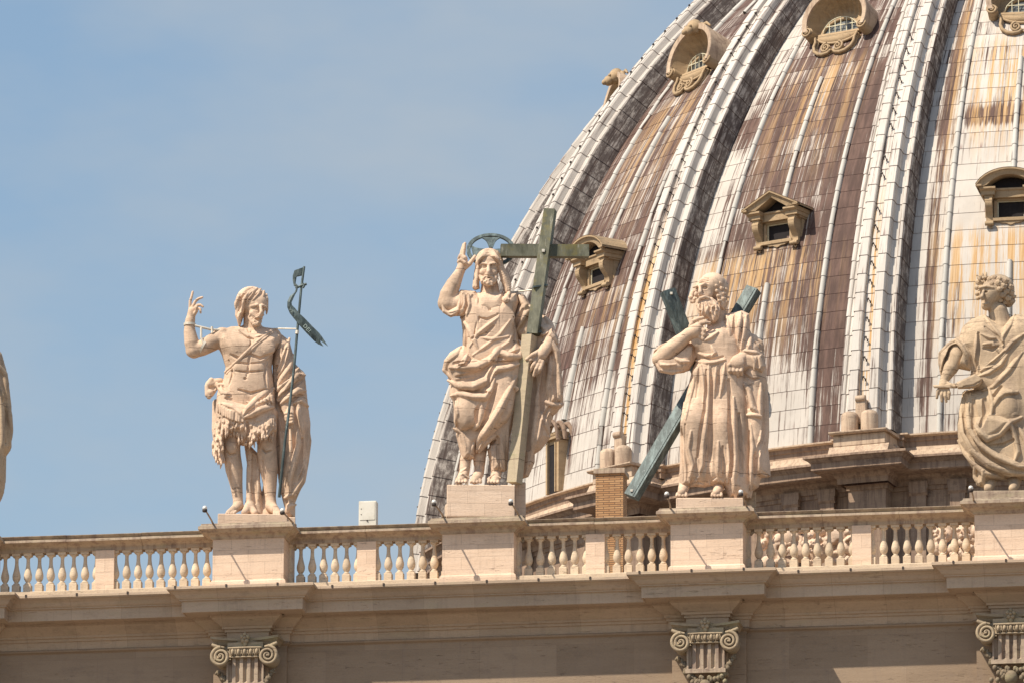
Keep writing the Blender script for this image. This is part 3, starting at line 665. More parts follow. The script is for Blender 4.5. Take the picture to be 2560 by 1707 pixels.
def oculus(k):
    a = rad(22.5)*k+ROT; z0 = 93.15; t = empty('round_window', P3(Rz(z0)+.26, z0, a), -a, parent=dome); T = tiltm(-20) @ Matrix.Scale(1.08, 4, (0, 0, 1))
    def arc(rx, rz, cz, a0, a1, n=33): return [(rx*math.cos(rad(a0+(a1-a0)*i/(n-1))), cz+rz*math.sin(rad(a0+(a1-a0)*i/(n-1)))) for i in range(n)]
    O = arc(1.42, 1.22, .30, 200, -20); I = arc(1.22, 1.04, .28, 200, -20); W_ = arc(.80, .62, .0, 186, -6)
    yt = lambda z: -.10-.16*max(0, z)
    b = MB(); b.fix = False
    b.grid([[(x*.97, 1.15, z) for x, z in O], [(x, yt(z)-.30, z) for x, z in O], [(x*.985, yt(z)-.34, z) for x, z in O], [(x, yt(z)-.30, z) for x, z in I], [(x, yt(z)-.22, z) for x, z in I]], smooth=False)
    b.build('hood_rim', M['drumlight'], t, T)
    # fluted niche between the rim and the window
    b = MB(); b.fix = False; rows = []; N = 121; I2 = arc(1.22, 1.04, .28, 200, -20, N); W2 = arc(.86, .67, .0, 186, -6, N)
    for j in range(9):
        f = j/8; row = []
        for i in range(N):
            g_ = (i/(N-1)); fl = (math.cos(g_*math.pi*2*17)*.5+.5)*.13*math.sin(min(1, f*1.4)*math.pi)*(1 if .2 < g_ < .8 else 0)*max(0, min(1, (.30-abs(g_-.5))*12))
            x = I2[i][0]*(1-f)+W2[i][0]*f; z = I2[i][1]*(1-f)+W2[i][1]*f; y = yt(I2[i][1])*(1-f)-.22*(1-f) + (.22)*f + .42*math.sin(f*math.pi)*.7 + fl
            row.append((x, y, z))
        rows.append(row)
    b.grid(rows, smooth=True); b.build('shell_niche', M['dormer'], t, T)
    b = MB(); WW = arc(.80, .62, .0, 180, 0, 21)
    b.tube([(x, .16, z) for x, z in arc(.82, .63, 0, 180, 0, 21)], .065, 8); b.box(-.90, .90, .02, .26, -.10, .0, .01); b.build('window_frame', M['dormer'], t, T)
    b = MB(); b.add([(x, .20, z) for x, z in WW], [tuple(range(21))]); gl = b.build('glass', M['glass'], t, T)
    b = MB()
    for x in (-.5, -.25, 0, .25, .5): b.box(x-.014, x+.014, .165, .19, 0, .62*math.sqrt(1-(x/.80)**2))
    b.box(-.70, .70, .16, .185, .28, .31); b.tube([(x*.965, .165, z*.965) for x, z in arc(.80, .62, 0, 180, 0, 21)], .018, 6); b.box(-.78, .78, .16, .19, 0, .03); b.build('window_bars', M['muntin'], gl)
    # apron and volutes
    b = MB(); n = 17; top = [(-.86+1.72*i/(n-1), -.08) for i in range(n)]; bot = [(x, -.12-.36*math.sqrt(max(0, 1-(x/.90)**2))) for x, z in top]
    b.grid([[(x, .05, z) for x, z in top], [(x, -.04-.1*(1-(x/.9)**2), (z+w)/2) for (x, z), (_, w) in zip(top, bot)], [(x, .02, w) for x, w in bot], [(x, 1.2, w) for x, w in bot]], smooth=True)
    b.tube([(x, -.0, w-.01) for x, w in bot], .05, 7); b.build('apron', M['dormer'], t, T)
    for s in (-1, 1):
        b = MB(); b.tube([(p[0], p[1], p[2]) for p in spiral((s*1.18, -.06), .21, s, 2.0, 40, y=-.34)], [.05*(1-.5*i/40) for i in range(41)], 7)
        b.tube([(s*1.18, -.30, -.06), (s*1.18, .8, -.06)], .20, 16); b.build('volute', M['dormer'], t, T)
        b = MB(); b.tube([(p[0], p[1], p[2]) for p in spiral((s*.27, -.80), .20, s, 1.8, 40, y=-.22)], [.05*(1-.5*i/40) for i in range(41)], 7)
        b.tube([(s*.27, -.18, -.80), (s*.27, .7, -.80)], .17, 16)
        sw = [(s*.92, -.10, -.22), (s*.86, -.12, -.42), (s*.88, -.14, -.62), (s*.80, -.16, -.84), (s*.60, -.18, -1.00), (s*.38, -.20, -1.06), (s*.16, -.2, -1.02), (s*.03, -.2, -.9)]
        b.tube(sw, [.05, .055, .06, .065, .07, .07, .06, .05], 8)
        b.tube([(x, y+.3, z) for x, y, z in sw], [.09]*8, 8); b.tube([(x*.98, y+.15, z) for x, y, z in sw], [.075]*8, 8)
        b.build('scroll', M['dormer'], t, T)
    b = MB(); b.ell((0, -.62, 1.40), (.34, .28, .30), 14, 10); b.ell((0, -.82, 1.14), (.22, .20, .20), 12, 8); b.ell((0, -.96, 1.02), (.12, .11, .11), 10, 8); b.ell((-.13, -.88, 1.30), (.07, .07, .06), 8, 6); b.ell((.13, -.88, 1.30), (.07, .07, .06), 8, 6)
    for s in (-1, 1):
        b.ell((s*.2, -.55, 1.3), (.1, .13, .15), 10, 8); b.ell((s*.12, -.70, 1.42), (.05, .05, .045), 8, 6); b.tube([(s*.15, -.5, 1.55), (s*.34, -.45, 1.50), (s*.50, -.40, 1.36), (s*.62, -.36, 1.20)], [.09, .10, .08, .05], 8)
        b.tube([(s*.22, -.45, 1.5), (s*.4, -.38, 1.62), (s*.6, -.3, 1.5)], [.06, .07, .04], 8)
    b.build('mask', M['dormer'], t, T)
for k in (0, 1, 2, 3): oculus(k)
def lucarne(k):
    a = rad(22.5)*k+ROT; z0 = 76.5; t = empty('small_window', P3(Rz(z0)-.02, z0, a), -a, parent=dome)
    b = MB(); b.box(-.52, -.30, -.34, .9, -.95, 1.05, .01); b.box(.30, .52, -.34, .9, -.95, 1.05, .01); b.box(-.45, .45, -.30, .9, .92, 1.10); b.box(-.36, -.29, -.40, .2, -.95, .95); b.box(.29, .36, -.40, .2, -.95, .95); b.build('jamb', M['dormer'], t)
    b = MB(); b.box(-.32, .32, -.29, -.25, -.95, 1.0); b.build('opening', M['black'], t)
    b = MB(); b.box(.20, .24, -.28, -.24, -.35, .05); b.box(.20, .30, -.28, -.24, .02, .05); b.box(.20, .30, -.28, -.24, -.35, -.32); b.build('handle', M['strap'], t)
    b = MB(); b.box(-.56, .56, -.44, .9, 1.08, 1.18, .01)
    for i in range(9): b.ell((-.4+.1*i, -.36, 1.26), (.035, .05, .09), 6, 5)
    b.box(-.5, .5, -.3, .9, 1.18, 1.4); b.build('lintel', M['dormer'], t)
    b = MB()
    for s in (-1, 1):
        P = [(s*.62, -.46, 1.06), (s*.64, -.48, 1.3), (s*.56, -.5, 1.55), (s*.38, -.52, 1.72), (s*.18, -.52, 1.74), (s*.08, -.52, 1.62), (s*.14, -.52, 1.54), (s*.21, -.52, 1.6)]
        b.tube(P, [.07, .07, .075, .075, .07, .055, .045, .03], 8); b.tube([(x, y+.35, z) for x, y, z in P[:5]], [.1]*5, 8); b.tube([(x, y+.7, z) for x, y, z in P[:5]], [.1]*5, 8)
        b.ell((s*.62, -.42, 1.02), (.08, .1, .09), 8, 6)
    b.build('scroll_hood', M['drumstone'], t); t.scale = (.82, 1, 1)
for k in (0, 1, 2): lucarne(k)
# ------------------------------------------------------------------ on the facade roof, behind the balustrade
def chim():
    p = unproj(1523, 1172, 16.); t = empty('brick_chimney', (p[0], 16., H0-2), label='square brown brick chimney with a pale capping slab behind the balustrade', cat='chimney')
    h = p[2]-(H0-2); b = MB(); b.box(-.36, .37, 0, .7, 0, h-.12); b.build('stack', M['brick'], t)
    b = MB(); b.box(-.41, .42, -.05, .75, h-.12, h+.02, .01); b.build('cap', M['rail'], t)
chim()
# ================================================================== STATUES: a small distance-field sculpting kit
EL = rad(13.4); CE, SE = math.cos(EL), math.sin(EL)
class Clay:
    """field in 'drawing units' (du): x right, y away, z up; k du per metre. (u,v) = frontal view coordinates"""
    def __init__(s, u0, v0, k, ur, vr, yr=(-230, 200), cell=.0125):
        s.u0, s.v0, s.k = u0, v0, k; s.c = cell*k
        x0, x1 = ur[0]-u0, ur[1]-u0; zs = [((v0-v)+y*SE)/CE for v in vr for y in yr]
        s.o = np.array([x0, yr[0], min(zs)], float); s.n = np.ceil((np.array([x1, yr[1], max(zs)])-s.o)/s.c).astype(int)+1
        s.yr = yr; s.D = np.full(s.n, 60.0, np.float32)
    def W(s, u, v, y): return np.array([u-s.u0, y, ((s.v0-v)+y*SE)/CE])
    def box(s, lo, hi, m):
        a = np.clip(np.floor((np.asarray(lo)-m-s.o)/s.c).astype(int), 0, s.n); b = np.clip(np.ceil((np.asarray(hi)+m-s.o)/s.c).astype(int)+1, 0, s.n)
        if np.any(b <= a): return None
        sl = tuple(slice(i, j) for i, j in zip(a, b))
        ax = [(s.o[i]+s.c*np.arange(a[i], b[i])).astype(np.float32) for i in range(3)]
        return sl, ax[0][:, None, None], ax[1][None, :, None], ax[2][None, None, :]
    def comb(s, sl, d, k, op):
        D = s.D[sl]
        if op == 'cut': d = -d; h = np.clip(.5-.5*(D-d)/k, 0, 1) if k > 0 else (D < d)*1.; s.D[sl] = D+(d-D)*h + k*h*(1-h)
        else: h = np.clip(.5+.5*(D-d)/k, 0, 1); s.D[sl] = D+(d-D)*h - k*h*(1-h)
    def seg(s, a, b, ra, rb, k=6, op='add', fy=1.0):
        r = max(ra, rb); B = s.box(np.minimum(a, b), np.maximum(a, b), r*max(1, 1/fy if fy < 1 else 1)+k+2*s.c)
        if B is None: return
        sl, X, Y, Z = B; ab = b-a; L2 = float(ab@ab)+1e-6
        px, py, pz = X-a[0], Y-a[1], Z-a[2]; t = np.clip((px*ab[0]+py*ab[1]+pz*ab[2])/L2, 0, 1)
        d = np.sqrt((px-t*ab[0])**2+((py-t*ab[1])*fy)**2+(pz-t*ab[2])**2)-(ra+(rb-ra)*t); s.comb(sl, d, k, op)
    def chain(s, P, k=6, op='add', fy=1.0):
        """P: (u,v,y,r)"""
        Q = [(s.W(u, v, y), r) for u, v, y, r in P]
        if len(Q) == 1: Q = Q*2
        pts = np.array([q for q, _ in Q]); R = max(r for _, r in Q)*max(1, 1/fy if fy < 1 else 1); M_ = R+k+2*s.c
        B = s.box(pts.min(0), pts.max(0), M_)
        if B is None: return s
        sl, X, Y, Z = B; d = np.full(s.D[sl].shape, 60., np.float32); o = np.array([q.start for q in sl])
        for (a, ra), (b, rb) in zip(Q[:-1], Q[1:]):
            B2 = s.box(np.minimum(a, b), np.maximum(a, b), M_)
            if B2 is None: continue
            s2, X, Y, Z = B2; loc = tuple(slice(max(q.start-oo, 0), q.stop-oo) for q, oo in zip(s2, o)); ab = b-a; L2 = float(ab@ab)+1e-6
            px, py, pz = X-a[0], Y-a[1], Z-a[2]; t = np.clip((px*ab[0]+py*ab[1]+pz*ab[2])/L2, 0, 1)
            e = np.sqrt((px-t*ab[0])**2+((py-t*ab[1])*fy)**2+(pz-t*ab[2])**2)-(ra+(rb-ra)*t); d[loc] = np.minimum(d[loc], e)
        s.comb(sl, d, k, op); return s
    def ball(s, u, v, y, ru, ry, rv, k=10, op='add', rot=0):
        c = s.W(u, v, y); m = max(ru, ry, rv); B = s.box(c, c, m+k+2*s.c)
        if B is None: return s
        sl, X, Y, Z = B; dx, dy, dz = X-c[0], Y-c[1], Z-c[2]; cr, sr = math.cos(rad(rot)), math.sin(rad(rot))
        ex = dx*cr-dz*sr; ez = dx*sr+dz*cr; q = np.sqrt((ex/ru)**2+(dy/ry)**2+(ez/rv)**2); s.comb(sl, (q-1)*min(ru, ry, rv), k, op); return s
    def surf(s, u, v, default=0.0):
        """depth of the front surface seen at (u,v)"""
        ys = np.arange(s.yr[0], s.yr[1], s.c*.5); P = np.stack([np.full(len(ys), u-s.u0), ys, ((s.v0-v)+ys*SE)/CE], 1)
        I = np.round((P-s.o)/s.c).astype(int); ok = np.all((I >= 0) & (I < s.n), 1); I = np.clip(I, 0, s.n-1); d = s.D[I[:, 0], I[:, 1], I[:, 2]]
        w = np.where((d < 0) & ok)[0]; return float(ys[w[0]]) if len(w) else default
    def ridge(s, P, off=0.0, k=7, op='add', fy=1.0, step=14, default=None, crest=True):
        """tapered roll laid on the present front surface; P: (u,v,r). off>0 sinks it"""
        pts = []
        for (u, v, r), (u2, v2, r2) in zip(P[:-1], P[1:]):
            n = max(1, int(math.hypot(u2-u, v2-v)/step))
            pts += [(u+(u2-u)*i/n, v+(v2-v)*i/n, r+(r2-r)*i/n) for i in range(n)]
        pts.append(P[-1]); ys = [s.surf(u, v, np.nan) for u, v, r in pts]; ys = np.array(ys)
        if np.all(np.isnan(ys)): ys[:] = default if default is not None else 0
        idx = np.arange(len(ys)); okm = ~np.isnan(ys); ys = np.interp(idx, idx[okm], ys[okm])
        for _ in range(4 if len(ys) > 4 else 0): ys = np.convolve(np.pad(ys, 1, mode='edge'), [.25, .5, .25], 'valid')
        if op == 'add' and len(pts) > 5:
            m = len(pts); pts = [(u, v, r*min(1, .5+.5*min(i, m-1-i)/(.22*m))) for i, (u, v, r) in enumerate(pts)]
        if op == 'add': off -= .30
        s.chain([(u, v, y+off*r, r) for (u, v, r), y in zip(pts, ys)], k*.55, op, fy)
        if op == 'add' and crest: s.chain([(u, v, y+off*r-.66*r, r*.46) for (u, v, r), y in zip(pts, ys)], k*.35, op)
        return s
    def groove(s, P, depth=.3, k=5, **kw): return s.ridge([(u, v, r*1.25) for u, v, r in P], .5-depth-.08, k, 'cut', **kw)
    def lump(s, u, v, ru, ry, rv, off=.4, k=14, op='add', rot=0):
        y = s.surf(u, v, 0); return s.ball(u, v, y+off*ry, ru, ry, rv, k, op, rot)
    def slab(s, poly, yc, T, w, k=8, op='add', bu=0.0, bv=0.0):
        """pillow-shaped mass over a traced outline: depth centre yc (+bu*du +bv*dv), half depth T, edge roundness w"""
        poly = np.asarray(poly, float); lo, hi = poly.min(0), poly.max(0); uc, vc = (lo+hi)/2
        ext = abs(bu)*(hi[0]-lo[0])/2+abs(bv)*(hi[1]-lo[1])/2+T
        cs = [s.W(u, v, y) for u in (lo[0], hi[0]) for v in (lo[1], hi[1]) for y in (yc-ext, yc+ext)]
        B = s.box(np.min(cs, 0), np.max(cs, 0), k+2*s.c)
        if B is None: return s
        sl, X, Y, Z = B
        g = s.c; U = np.arange(lo[0]-k-3*g, hi[0]+k+3*g, g); V = np.arange(lo[1]-k-60-3*g, hi[1]+k+60+3*g, g); GU, GV = np.meshgrid(U, V, indexing='ij')
        d2 = np.full(GU.shape, 1e9); inside = np.zeros(GU.shape, bool); n = len(poly)
        for i in range(n):
            a, b = poly[i], poly[(i+1) % n]; e = b-a; t = np.clip(((GU-a[0])*e[0]+(GV-a[1])*e[1])/(e@e+1e-9), 0, 1)
            d2 = np.minimum(d2, (GU-a[0]-t*e[0])**2+(GV-a[1]-t*e[1])**2)
            c = ((a[1] > GV) != (b[1] > GV))
            with np.errstate(divide='ignore', invalid='ignore'): xi = (b[0]-a[0])*(GV-a[1])/(b[1]-a[1]+1e-12)+a[0]
            inside ^= c & (GU < xi)
        sd = np.where(inside, np.sqrt(d2), -np.sqrt(d2)).astype(np.float32)
        u = X+s.u0; vv = s.v0-(Z*CE-Y*SE)
        iu = np.clip(np.round((u-U[0])/g).astype(int), 0, len(U)-1); iv = np.clip(np.round((vv-V[0])/g).astype(int), 0, len(V)-1)
        q = sd[np.broadcast_to(iu, np.broadcast_shapes(iu.shape, iv.shape)), np.broadcast_to(iv, np.broadcast_shapes(iu.shape, iv.shape))]
        dy = np.abs(Y-(yc+bu*(u-uc)+bv*(vv-vc))); h = T*np.sqrt(np.clip(1-(1-np.clip(q/w, 0, 1))**2, 0, 1))
        d = np.where(q > 0, dy-h, np.sqrt(dy**2+q**2)); d = np.where(q > 0, np.maximum(d, -np.maximum(q, 1)), d).astype(np.float32)
        s.comb(sl, d, k, op); return s
    def smooth(s, n=1):
        D = s.D
        for _ in range(n):
            for ax in range(3):
                P = np.pad(D, [(1, 1) if i == ax else (0, 0) for i in range(3)], mode='edge')
                a = [slice(None)]*3; b = [slice(None)]*3; a[ax] = slice(0, -2); b[ax] = slice(2, None); D = (.5*D+.25*P[tuple(a)]+.25*P[tuple(b)]).astype(np.float32)
        s.D = D; return s
    def mesh(s, name, mat, parent, sm=0):
        D = s.D; D[0] = D[-1] = 5; D[:, 0] = D[:, -1] = 5; D[:, :, 0] = D[:, :, -1] = 5
        if sm: s.smooth(sm); D = s.D
        ins = D < 0; n = np.array(D.shape)
        c = [ins[i:n[0]-1+i, j:n[1]-1+j, k:n[2]-1+k] for i in (0, 1) for j in (0, 1) for k in (0, 1)]
        cnt = sum(x.astype(np.int8) for x in c); act = (cnt > 0) & (cnt < 8); idx = np.full(act.shape, -1, np.int64); A = np.argwhere(act); idx[act] = np.arange(len(A))
        acc = np.zeros((len(A), 3)); w = np.zeros(len(A)); offs = [(i, j, k) for i in (0, 1) for j in (0, 1) for k in (0, 1)]
        val = [D[A[:, 0]+o[0], A[:, 1]+o[1], A[:, 2]+o[2]] for o in offs]
        for p in range(8):
            for q in range(p+1, 8):
                do = np.array(offs[q])-np.array(offs[p])
                if np.abs(do).sum() != 1: continue
                m = (val[p] < 0) != (val[q] < 0); t = np.where(m, val[p]/(val[p]-val[q]+1e-12), 0)
                acc += m[:, None]*(np.array(offs[p])[None]+t[:, None]*do[None]); w += m
        V = A+acc/np.maximum(w, 1)[:, None]; F = []
        for ax in range(3):
            a = [slice(0, n[i]-1) if i == ax else slice(1, n[i]-1) for i in range(3)]; b = [slice(1, n[i]) if i == ax else slice(1, n[i]-1) for i in range(3)]
            e = ins[tuple(a)] != ins[tuple(b)]; E = np.argwhere(e)+np.array([0 if i == ax else 1 for i in range(3)]); flip = ins[tuple(a)][e]
            o1, o2 = [i for i in range(3) if i != ax]
            def at(da, db):
                P = E.copy(); P[:, o1] -= da; P[:, o2] -= db; return idx[P[:, 0], P[:, 1], P[:, 2]]
            Q = np.stack([at(0, 0), at(1, 0), at(1, 1), at(0, 1)], 1)
            if ax == 1: flip = ~flip
            Q[~flip] = Q[~flip][:, ::-1]; F.append(Q)
        F = np.concatenate(F); F = F[(F >= 0).all(1)]
        lab = np.arange(len(V))
        for _ in range(200):
            m = lab[F].min(1); new = lab.copy(); np.minimum.at(new, F.ravel(), np.repeat(m, 4)); new = new[new]
            if np.array_equal(new, lab): break
            lab = new
        cntl = np.bincount(lab, minlength=len(V)); keep = cntl[lab] > max(40, .01*len(V)); F = F[keep[F].all(1)]
        used = np.zeros(len(V), bool); used[F.ravel()] = True; mp_ = np.cumsum(used)-1; V = V[used]; F = mp_[F]
        V = (V*s.c+s.o)/s.k
        return np_mesh(name, V, F, mat, parent, smooth=True)
def statue_root(name, px, py, Y, label, group='stone figures on the balustrade', cat='statue'):
    p = unproj(px, py, Y); az = math.atan2(p[0]-CAM[0], p[1]-CAM[1])
    kpx = FPX/float((p-CAM)@fw)          # photo pixels per metre there
    t = empty(name, tuple(p), -az, label=label, cat=cat, group=group); t['_k'] = kpx; k = t['_k']; del t['_k']
    return t, k
def lerp(a, b, t): return a+(b-a)*t
def curl(c, u, v, y, r, n=3, k=3, rr=None):
    """small snail of hair"""
    for i in range(10):
        a = i*.75; q = r*(1-i/11); c.ball(u+q*math.cos(a)*.7, v+q*math.sin(a)*.7, y-i*.6, r*.33, r*.33, r*.33, k)
def hand(c, wrist, palm, tips, rf=8.5, thumb=None, rp=24, kk=4):
    """wrist,palm: (u,v,y,r); tips: list of polylines [(u,v,y),...] per finger"""
    c.chain([wrist, palm], k=8)
    for i, f in enumerate(tips):
        n = len(f); c.chain([(u, v, y, rf*(1-.28*j/(max(1, n-1)))*(1 if i not in (3,) else .88)) for j, (u, v, y) in enumerate(f)], k=kk)
    if thumb: c.chain([(u, v, y, rf*1.12*(1-.2*j/len(thumb))) for j, (u, v, y) in enumerate(thumb)], k=kk)
def plinth(t, k, u0, v0, box, name='plinth', mat=None):
    """box: u-left, u-right, v-top, v-bottom, y-front, y-back in drawing units"""
    ul, ur, vt, vb, yf, yb = box; z1 = ((v0-vt)+yf*SE)/CE/k; z0 = ((v0-vb)+yf*SE)/CE/k
    b = MB(); b.box((ul-u0)/k, (ur-u0)/k, yf/k, yb/k, z0, z1, .02); return b.build(name, mat or M['pedestal'], t)
# ------------------------------------------------------------------ figure in a fur tunic (left)
def john():
    t, kp = statue_root('statue', 420+520/2.307, 640+1490/2.307, .15, 'pale stone figure in a fur tunic, bare chested, bent arm raised beside a thin staff')
    sc = 2.307; k = kp*sc; A = (520, 1490, k)
    B = Clay(*A, (60, 720), (165, 1510), (-180, 130))
    # torso
    B.slab([(418, 402), (340, 420), (285, 432), (262, 470), (275, 520), (300, 570), (322, 640), (312, 700), (292, 770), (300, 900), (400, 960), (600, 900), (606, 760), (590, 640), (598, 560), (640, 500), (640, 450), (610, 430), (545, 412), (520, 402)], 5, 92, 105)
    B.chain([(478, 440, 10, 56), (470, 350, 5, 48)], k=14)
    B.chain([(360, 445, 10, 40), (600, 450, 15, 38)], k=20)
    B.lump(415, 525, 78, 26, 52, .45, 20); B.lump(545, 528, 62, 26, 52, .45, 20)
    B.lump(470, 720, 105, 22, 75, .5, 30); B.lump(415, 640, 38, 12, 26, .4, 12); B.lump(490, 640, 40, 12, 26, .4, 12); B.lump(420, 590, 40, 10, 20, .4, 10); B.lump(495, 592, 40, 10, 20, .4, 10)
    for P in ([(468, 470, 4), (462, 560, 6), (455, 640, 5), (445, 690, 4)], [(350, 568, 5), (400, 590, 8), (458, 565, 6), (520, 588, 8), (588, 560, 5)], [(380, 614, 3), (450, 620, 5), (530, 612, 3)], [(378, 662, 3), (450, 668, 6), (540, 660, 3)], [(340, 600, 4), (365, 680, 6), (345, 740, 4)], [(560, 600, 4), (548, 690, 6), (560, 750, 4)], [(400, 440, 3), (450, 470, 7), (480, 480, 5)], [(400, 770, 5), (470, 790, 7), (560, 765, 4)], [(470, 420, 3), (462, 455, 6), (440, 400, 3)]): B.groove(P, .22, 9)
    for u, v in ((385, 545), (545, 552)): B.lump(u, v, 7, 4, 7, .2, 3)
    B.lump(436, 705, 10, 9, 8, .0, 4, 'cut')
    B.ridge([(400, 425, 9), (450, 462, 12)], .5, 8); B.ridge([(580, 440, 8), (495, 465, 11)], .5, 8)
    # head, turned to the right
    B.ball(468, 268, 8, 82, 88, 88, 10); B.chain([(500, 300, -40, 46), (498, 350, -42, 36), (498, 380, -48, 22)], k=22); B.ball(505, 265, -40, 52, 42, 50, 20)
    B.chain([(520, 285, -88, 7), (526, 322, -108, 11), (520, 336, -103, 12)], k=8); B.chain([(505, 338, -98, 8), (535, 336, -92, 8)], k=5)
    B.chain([(470, 287, -78, 8), (500, 280, -88, 8)], k=8); B.chain([(530, 282, -84, 8), (552, 290, -68, 7)], k=8)
    B.ball(494, 300, -82, 13, 9, 8, 6, 'cut'); B.ball(543, 303, -76, 11, 9, 8, 6, 'cut'); B.ball(494, 301, -78, 8, 8, 6, 3); B.ball(541, 303, -74, 7, 8, 6, 3)
    B.chain([(475, 330, -66, 20), (488, 345, -70, 15)], k=14); B.ball(512, 360, -90, 17, 9, 5, 4); B.ball(512, 353, -98, 16, 8, 2.5, 3, 'cut')
    # raised right arm
    B.chain([(300, 462, 10, 52), (240, 500, 0, 50), (185, 530, -8, 46), (140, 548, -10, 40)], k=14); B.lump(240, 480, 40, 14, 28, .4, 12)
    B.chain([(136, 548, -10, 40), (124, 500, -14, 43), (112, 440, -20, 35), (110, 395, -24, 29), (114, 372, -26, 27)], k=10); B.ball(112, 545, 2, 22, 24, 30, 10)
    hand(B, (114, 372, -26, 26), (124, 318, -30, 24), [[(112, 300, -30), (112, 262, -34), (120, 235, -36), (126, 207, -34)], [(126, 296, -34), (142, 262, -40), (160, 246, -46), (182, 238, -48)], [(138, 304, -34), (154, 284, -44), (172, 282, -50), (186, 292, -52)], [(144, 318, -32), (158, 302, -42), (172, 306, -50), (174, 328, -52)]], 9.5, [(136, 340, -40), (150, 318, -60), (150, 296, -70)])
    # left hand gripping the drapery
    B.chain([(700, 880, -20, 30), (690, 930, -40, 26)], k=8)
    for i in range(4): B.chain([(672+i*4, 905+i*18, -50, 11), (700+i*4, 900+i*18, -66, 11), (724, 906+i*18, -52, 10)], k=4)
    # legs
    B.chain([(380, 920, 0, 78), (372, 1020, -8, 64), (362, 1095, -18, 50), (366, 1150, -8, 50), (378, 1230, 0, 50), (392, 1320, 4, 36), (402, 1400, 4, 29), (404, 1440, 0, 30)], k=14); B.lump(362, 1100, 30, 14, 32, .35, 10)
    B.chain([(404, 1440, -8, 30), (380, 1462, -40, 24), (350, 1478, -72, 16)], k=10)
    for i in range(4): B.chain([(352+i*13, 1472, -66, 9), (338+i*14, 1484, -86, 8)], k=3)
    B.chain([(548, 920, 0, 82), (556, 1010, -14, 68), (564, 1080, -26, 54), (568, 1140, -14, 58), (578, 1220, -4, 54), (586, 1310, 2, 40), (590, 1390, 4, 31), (594, 1440, 0, 32)], k=14); B.lump(556, 1060, 34, 16, 36, .35, 10)
    B.chain([(594, 1440, -6, 32), (618, 1462, -40, 26), (640, 1482, -76, 17)], k=10)
    for i in range(4): B.chain([(612+i*12, 1476, -70, 9), (614+i*14, 1488, -92, 8)], k=3)
    for P in ([(335, 1130, 4), (352, 1148, 6), (385, 1140, 4)], [(540, 1110, 4), (560, 1130, 6), (592, 1120, 4)], [(545, 1180, 3), (552, 1280, 6), (565, 1370, 3)], [(350, 1190, 3), (360, 1280, 6), (380, 1370, 3)]): B.groove(P, .2, 8)
    # plinth block modelled with the figure
    B.mesh('body', M['statue'], t)
    # tree stump and drapery between the legs
    C = Clay(*A, (190, 850), (400, 1520), (-150, 190))
    C.slab([(600, 425), (650, 450), (690, 480), (712, 560), (725, 615), (782, 668), (792, 760), (802, 850), (818, 960), (816, 1070), (803, 1180), (792, 1280), (762, 1350), (735, 1415), (735, 1505), (690, 1510), (668, 1430), (640, 1330), (622, 1180), (612, 1000), (606, 860), (596, 700), (592, 600), (600, 520), (610, 470)], 50, 92, 80)
    C.slab([(430, 1060), (480, 1100), (530, 1150), (530, 1300), (545, 1400), (560, 1505), (470, 1505), (440, 1450), (455, 1350), (452, 1200)], 45, 55, 35)
    C.ridge([(462, 1150, 12), (465, 1300, 16), (470, 1420, 20), (500, 1470, 22)], .3, 9); C.ridge([(520, 1190, 10), (515, 1300, 14), (520, 1400, 16)], .3, 9); C.groove([(492, 1150, 9), (492, 1330, 13), (500, 1420, 8)], .3, 7)
    C.chain([(470, 1440, -10, 30), (440, 1478, -60, 18)], k=10); C.chain([(470, 1450, -10, 28), (500, 1478, -50, 20)], k=10)
    C.chain([(575, 1330, 60, 30), (565, 1440, 50, 36), (570, 1500, 40, 44)], k=10)
    folds = [[(690, 470, 14), (665, 560, 18), (640, 650, 18), (612, 720, 12)], [(712, 560, 10), (690, 640, 16), (650, 700, 18), (615, 760, 14)], [(745, 640, 12), (700, 690, 20), (655, 735, 24), (618, 780, 16)], [(780, 680, 16), (740, 680, 20), (690, 730, 20), (640, 810, 22), (618, 850, 12)], [(785, 770, 18), (740, 770, 22), (700, 800, 20), (640, 850, 12)], [(800, 860, 16), (760, 830, 16), (720, 842, 14)], [(745, 850, 16), (752, 920, 18), (770, 1000, 16), (765, 1040, 8)], [(800, 950, 14), (806, 1060, 18), (792, 1180, 18), (770, 1290, 22), (720, 1370, 26), (675, 1390, 20)], [(735, 960, 14), (748, 1080, 18), (722, 1190, 20), (700, 1290, 16), (705, 1360, 12)], [(700, 990, 10), (705, 1100, 14), (685, 1220, 14), (672, 1320, 10)], [(640, 1010, 10), (655, 1120, 14), (650, 1250, 12)], [(655, 600, 9), (640, 560, 9), (648, 500, 9)], [(700, 870, 22), (705, 930, 24), (710, 985, 16)], [(735, 1430, 14), (700, 1440, 20), (680, 1500, 18)], [(780, 1180, 12), (745, 1250, 16), (722, 1330, 8)]]
    for P in folds: C.ridge(P, .15, 7)
    for P in [[(680, 520, 6), (650, 620, 10), (608, 700, 6)], [(735, 600, 5), (690, 690, 11), (625, 745, 7)], [(778, 700, 6), (720, 740, 12), (655, 795, 10), (625, 830, 6)], [(790, 800, 6), (740, 800, 10), (700, 838, 8)], [(615, 640, 14), (612, 820, 16), (640, 900, 14)], [(722, 860, 8), (730, 980, 12), (722, 1100, 10)], [(770, 1050, 7), (762, 1180, 12), (735, 1300, 9)], [(680, 1000, 10), (678, 1120, 12), (660, 1290, 10)], [(650, 900, 14), (668, 1000, 12)]]: C.groove(P, .3, 6)
    C.mesh('cloak', M['statue'], t)
    # fur tunic
    T = Clay(*A, (200, 660), (640, 1210), (-190, 150))
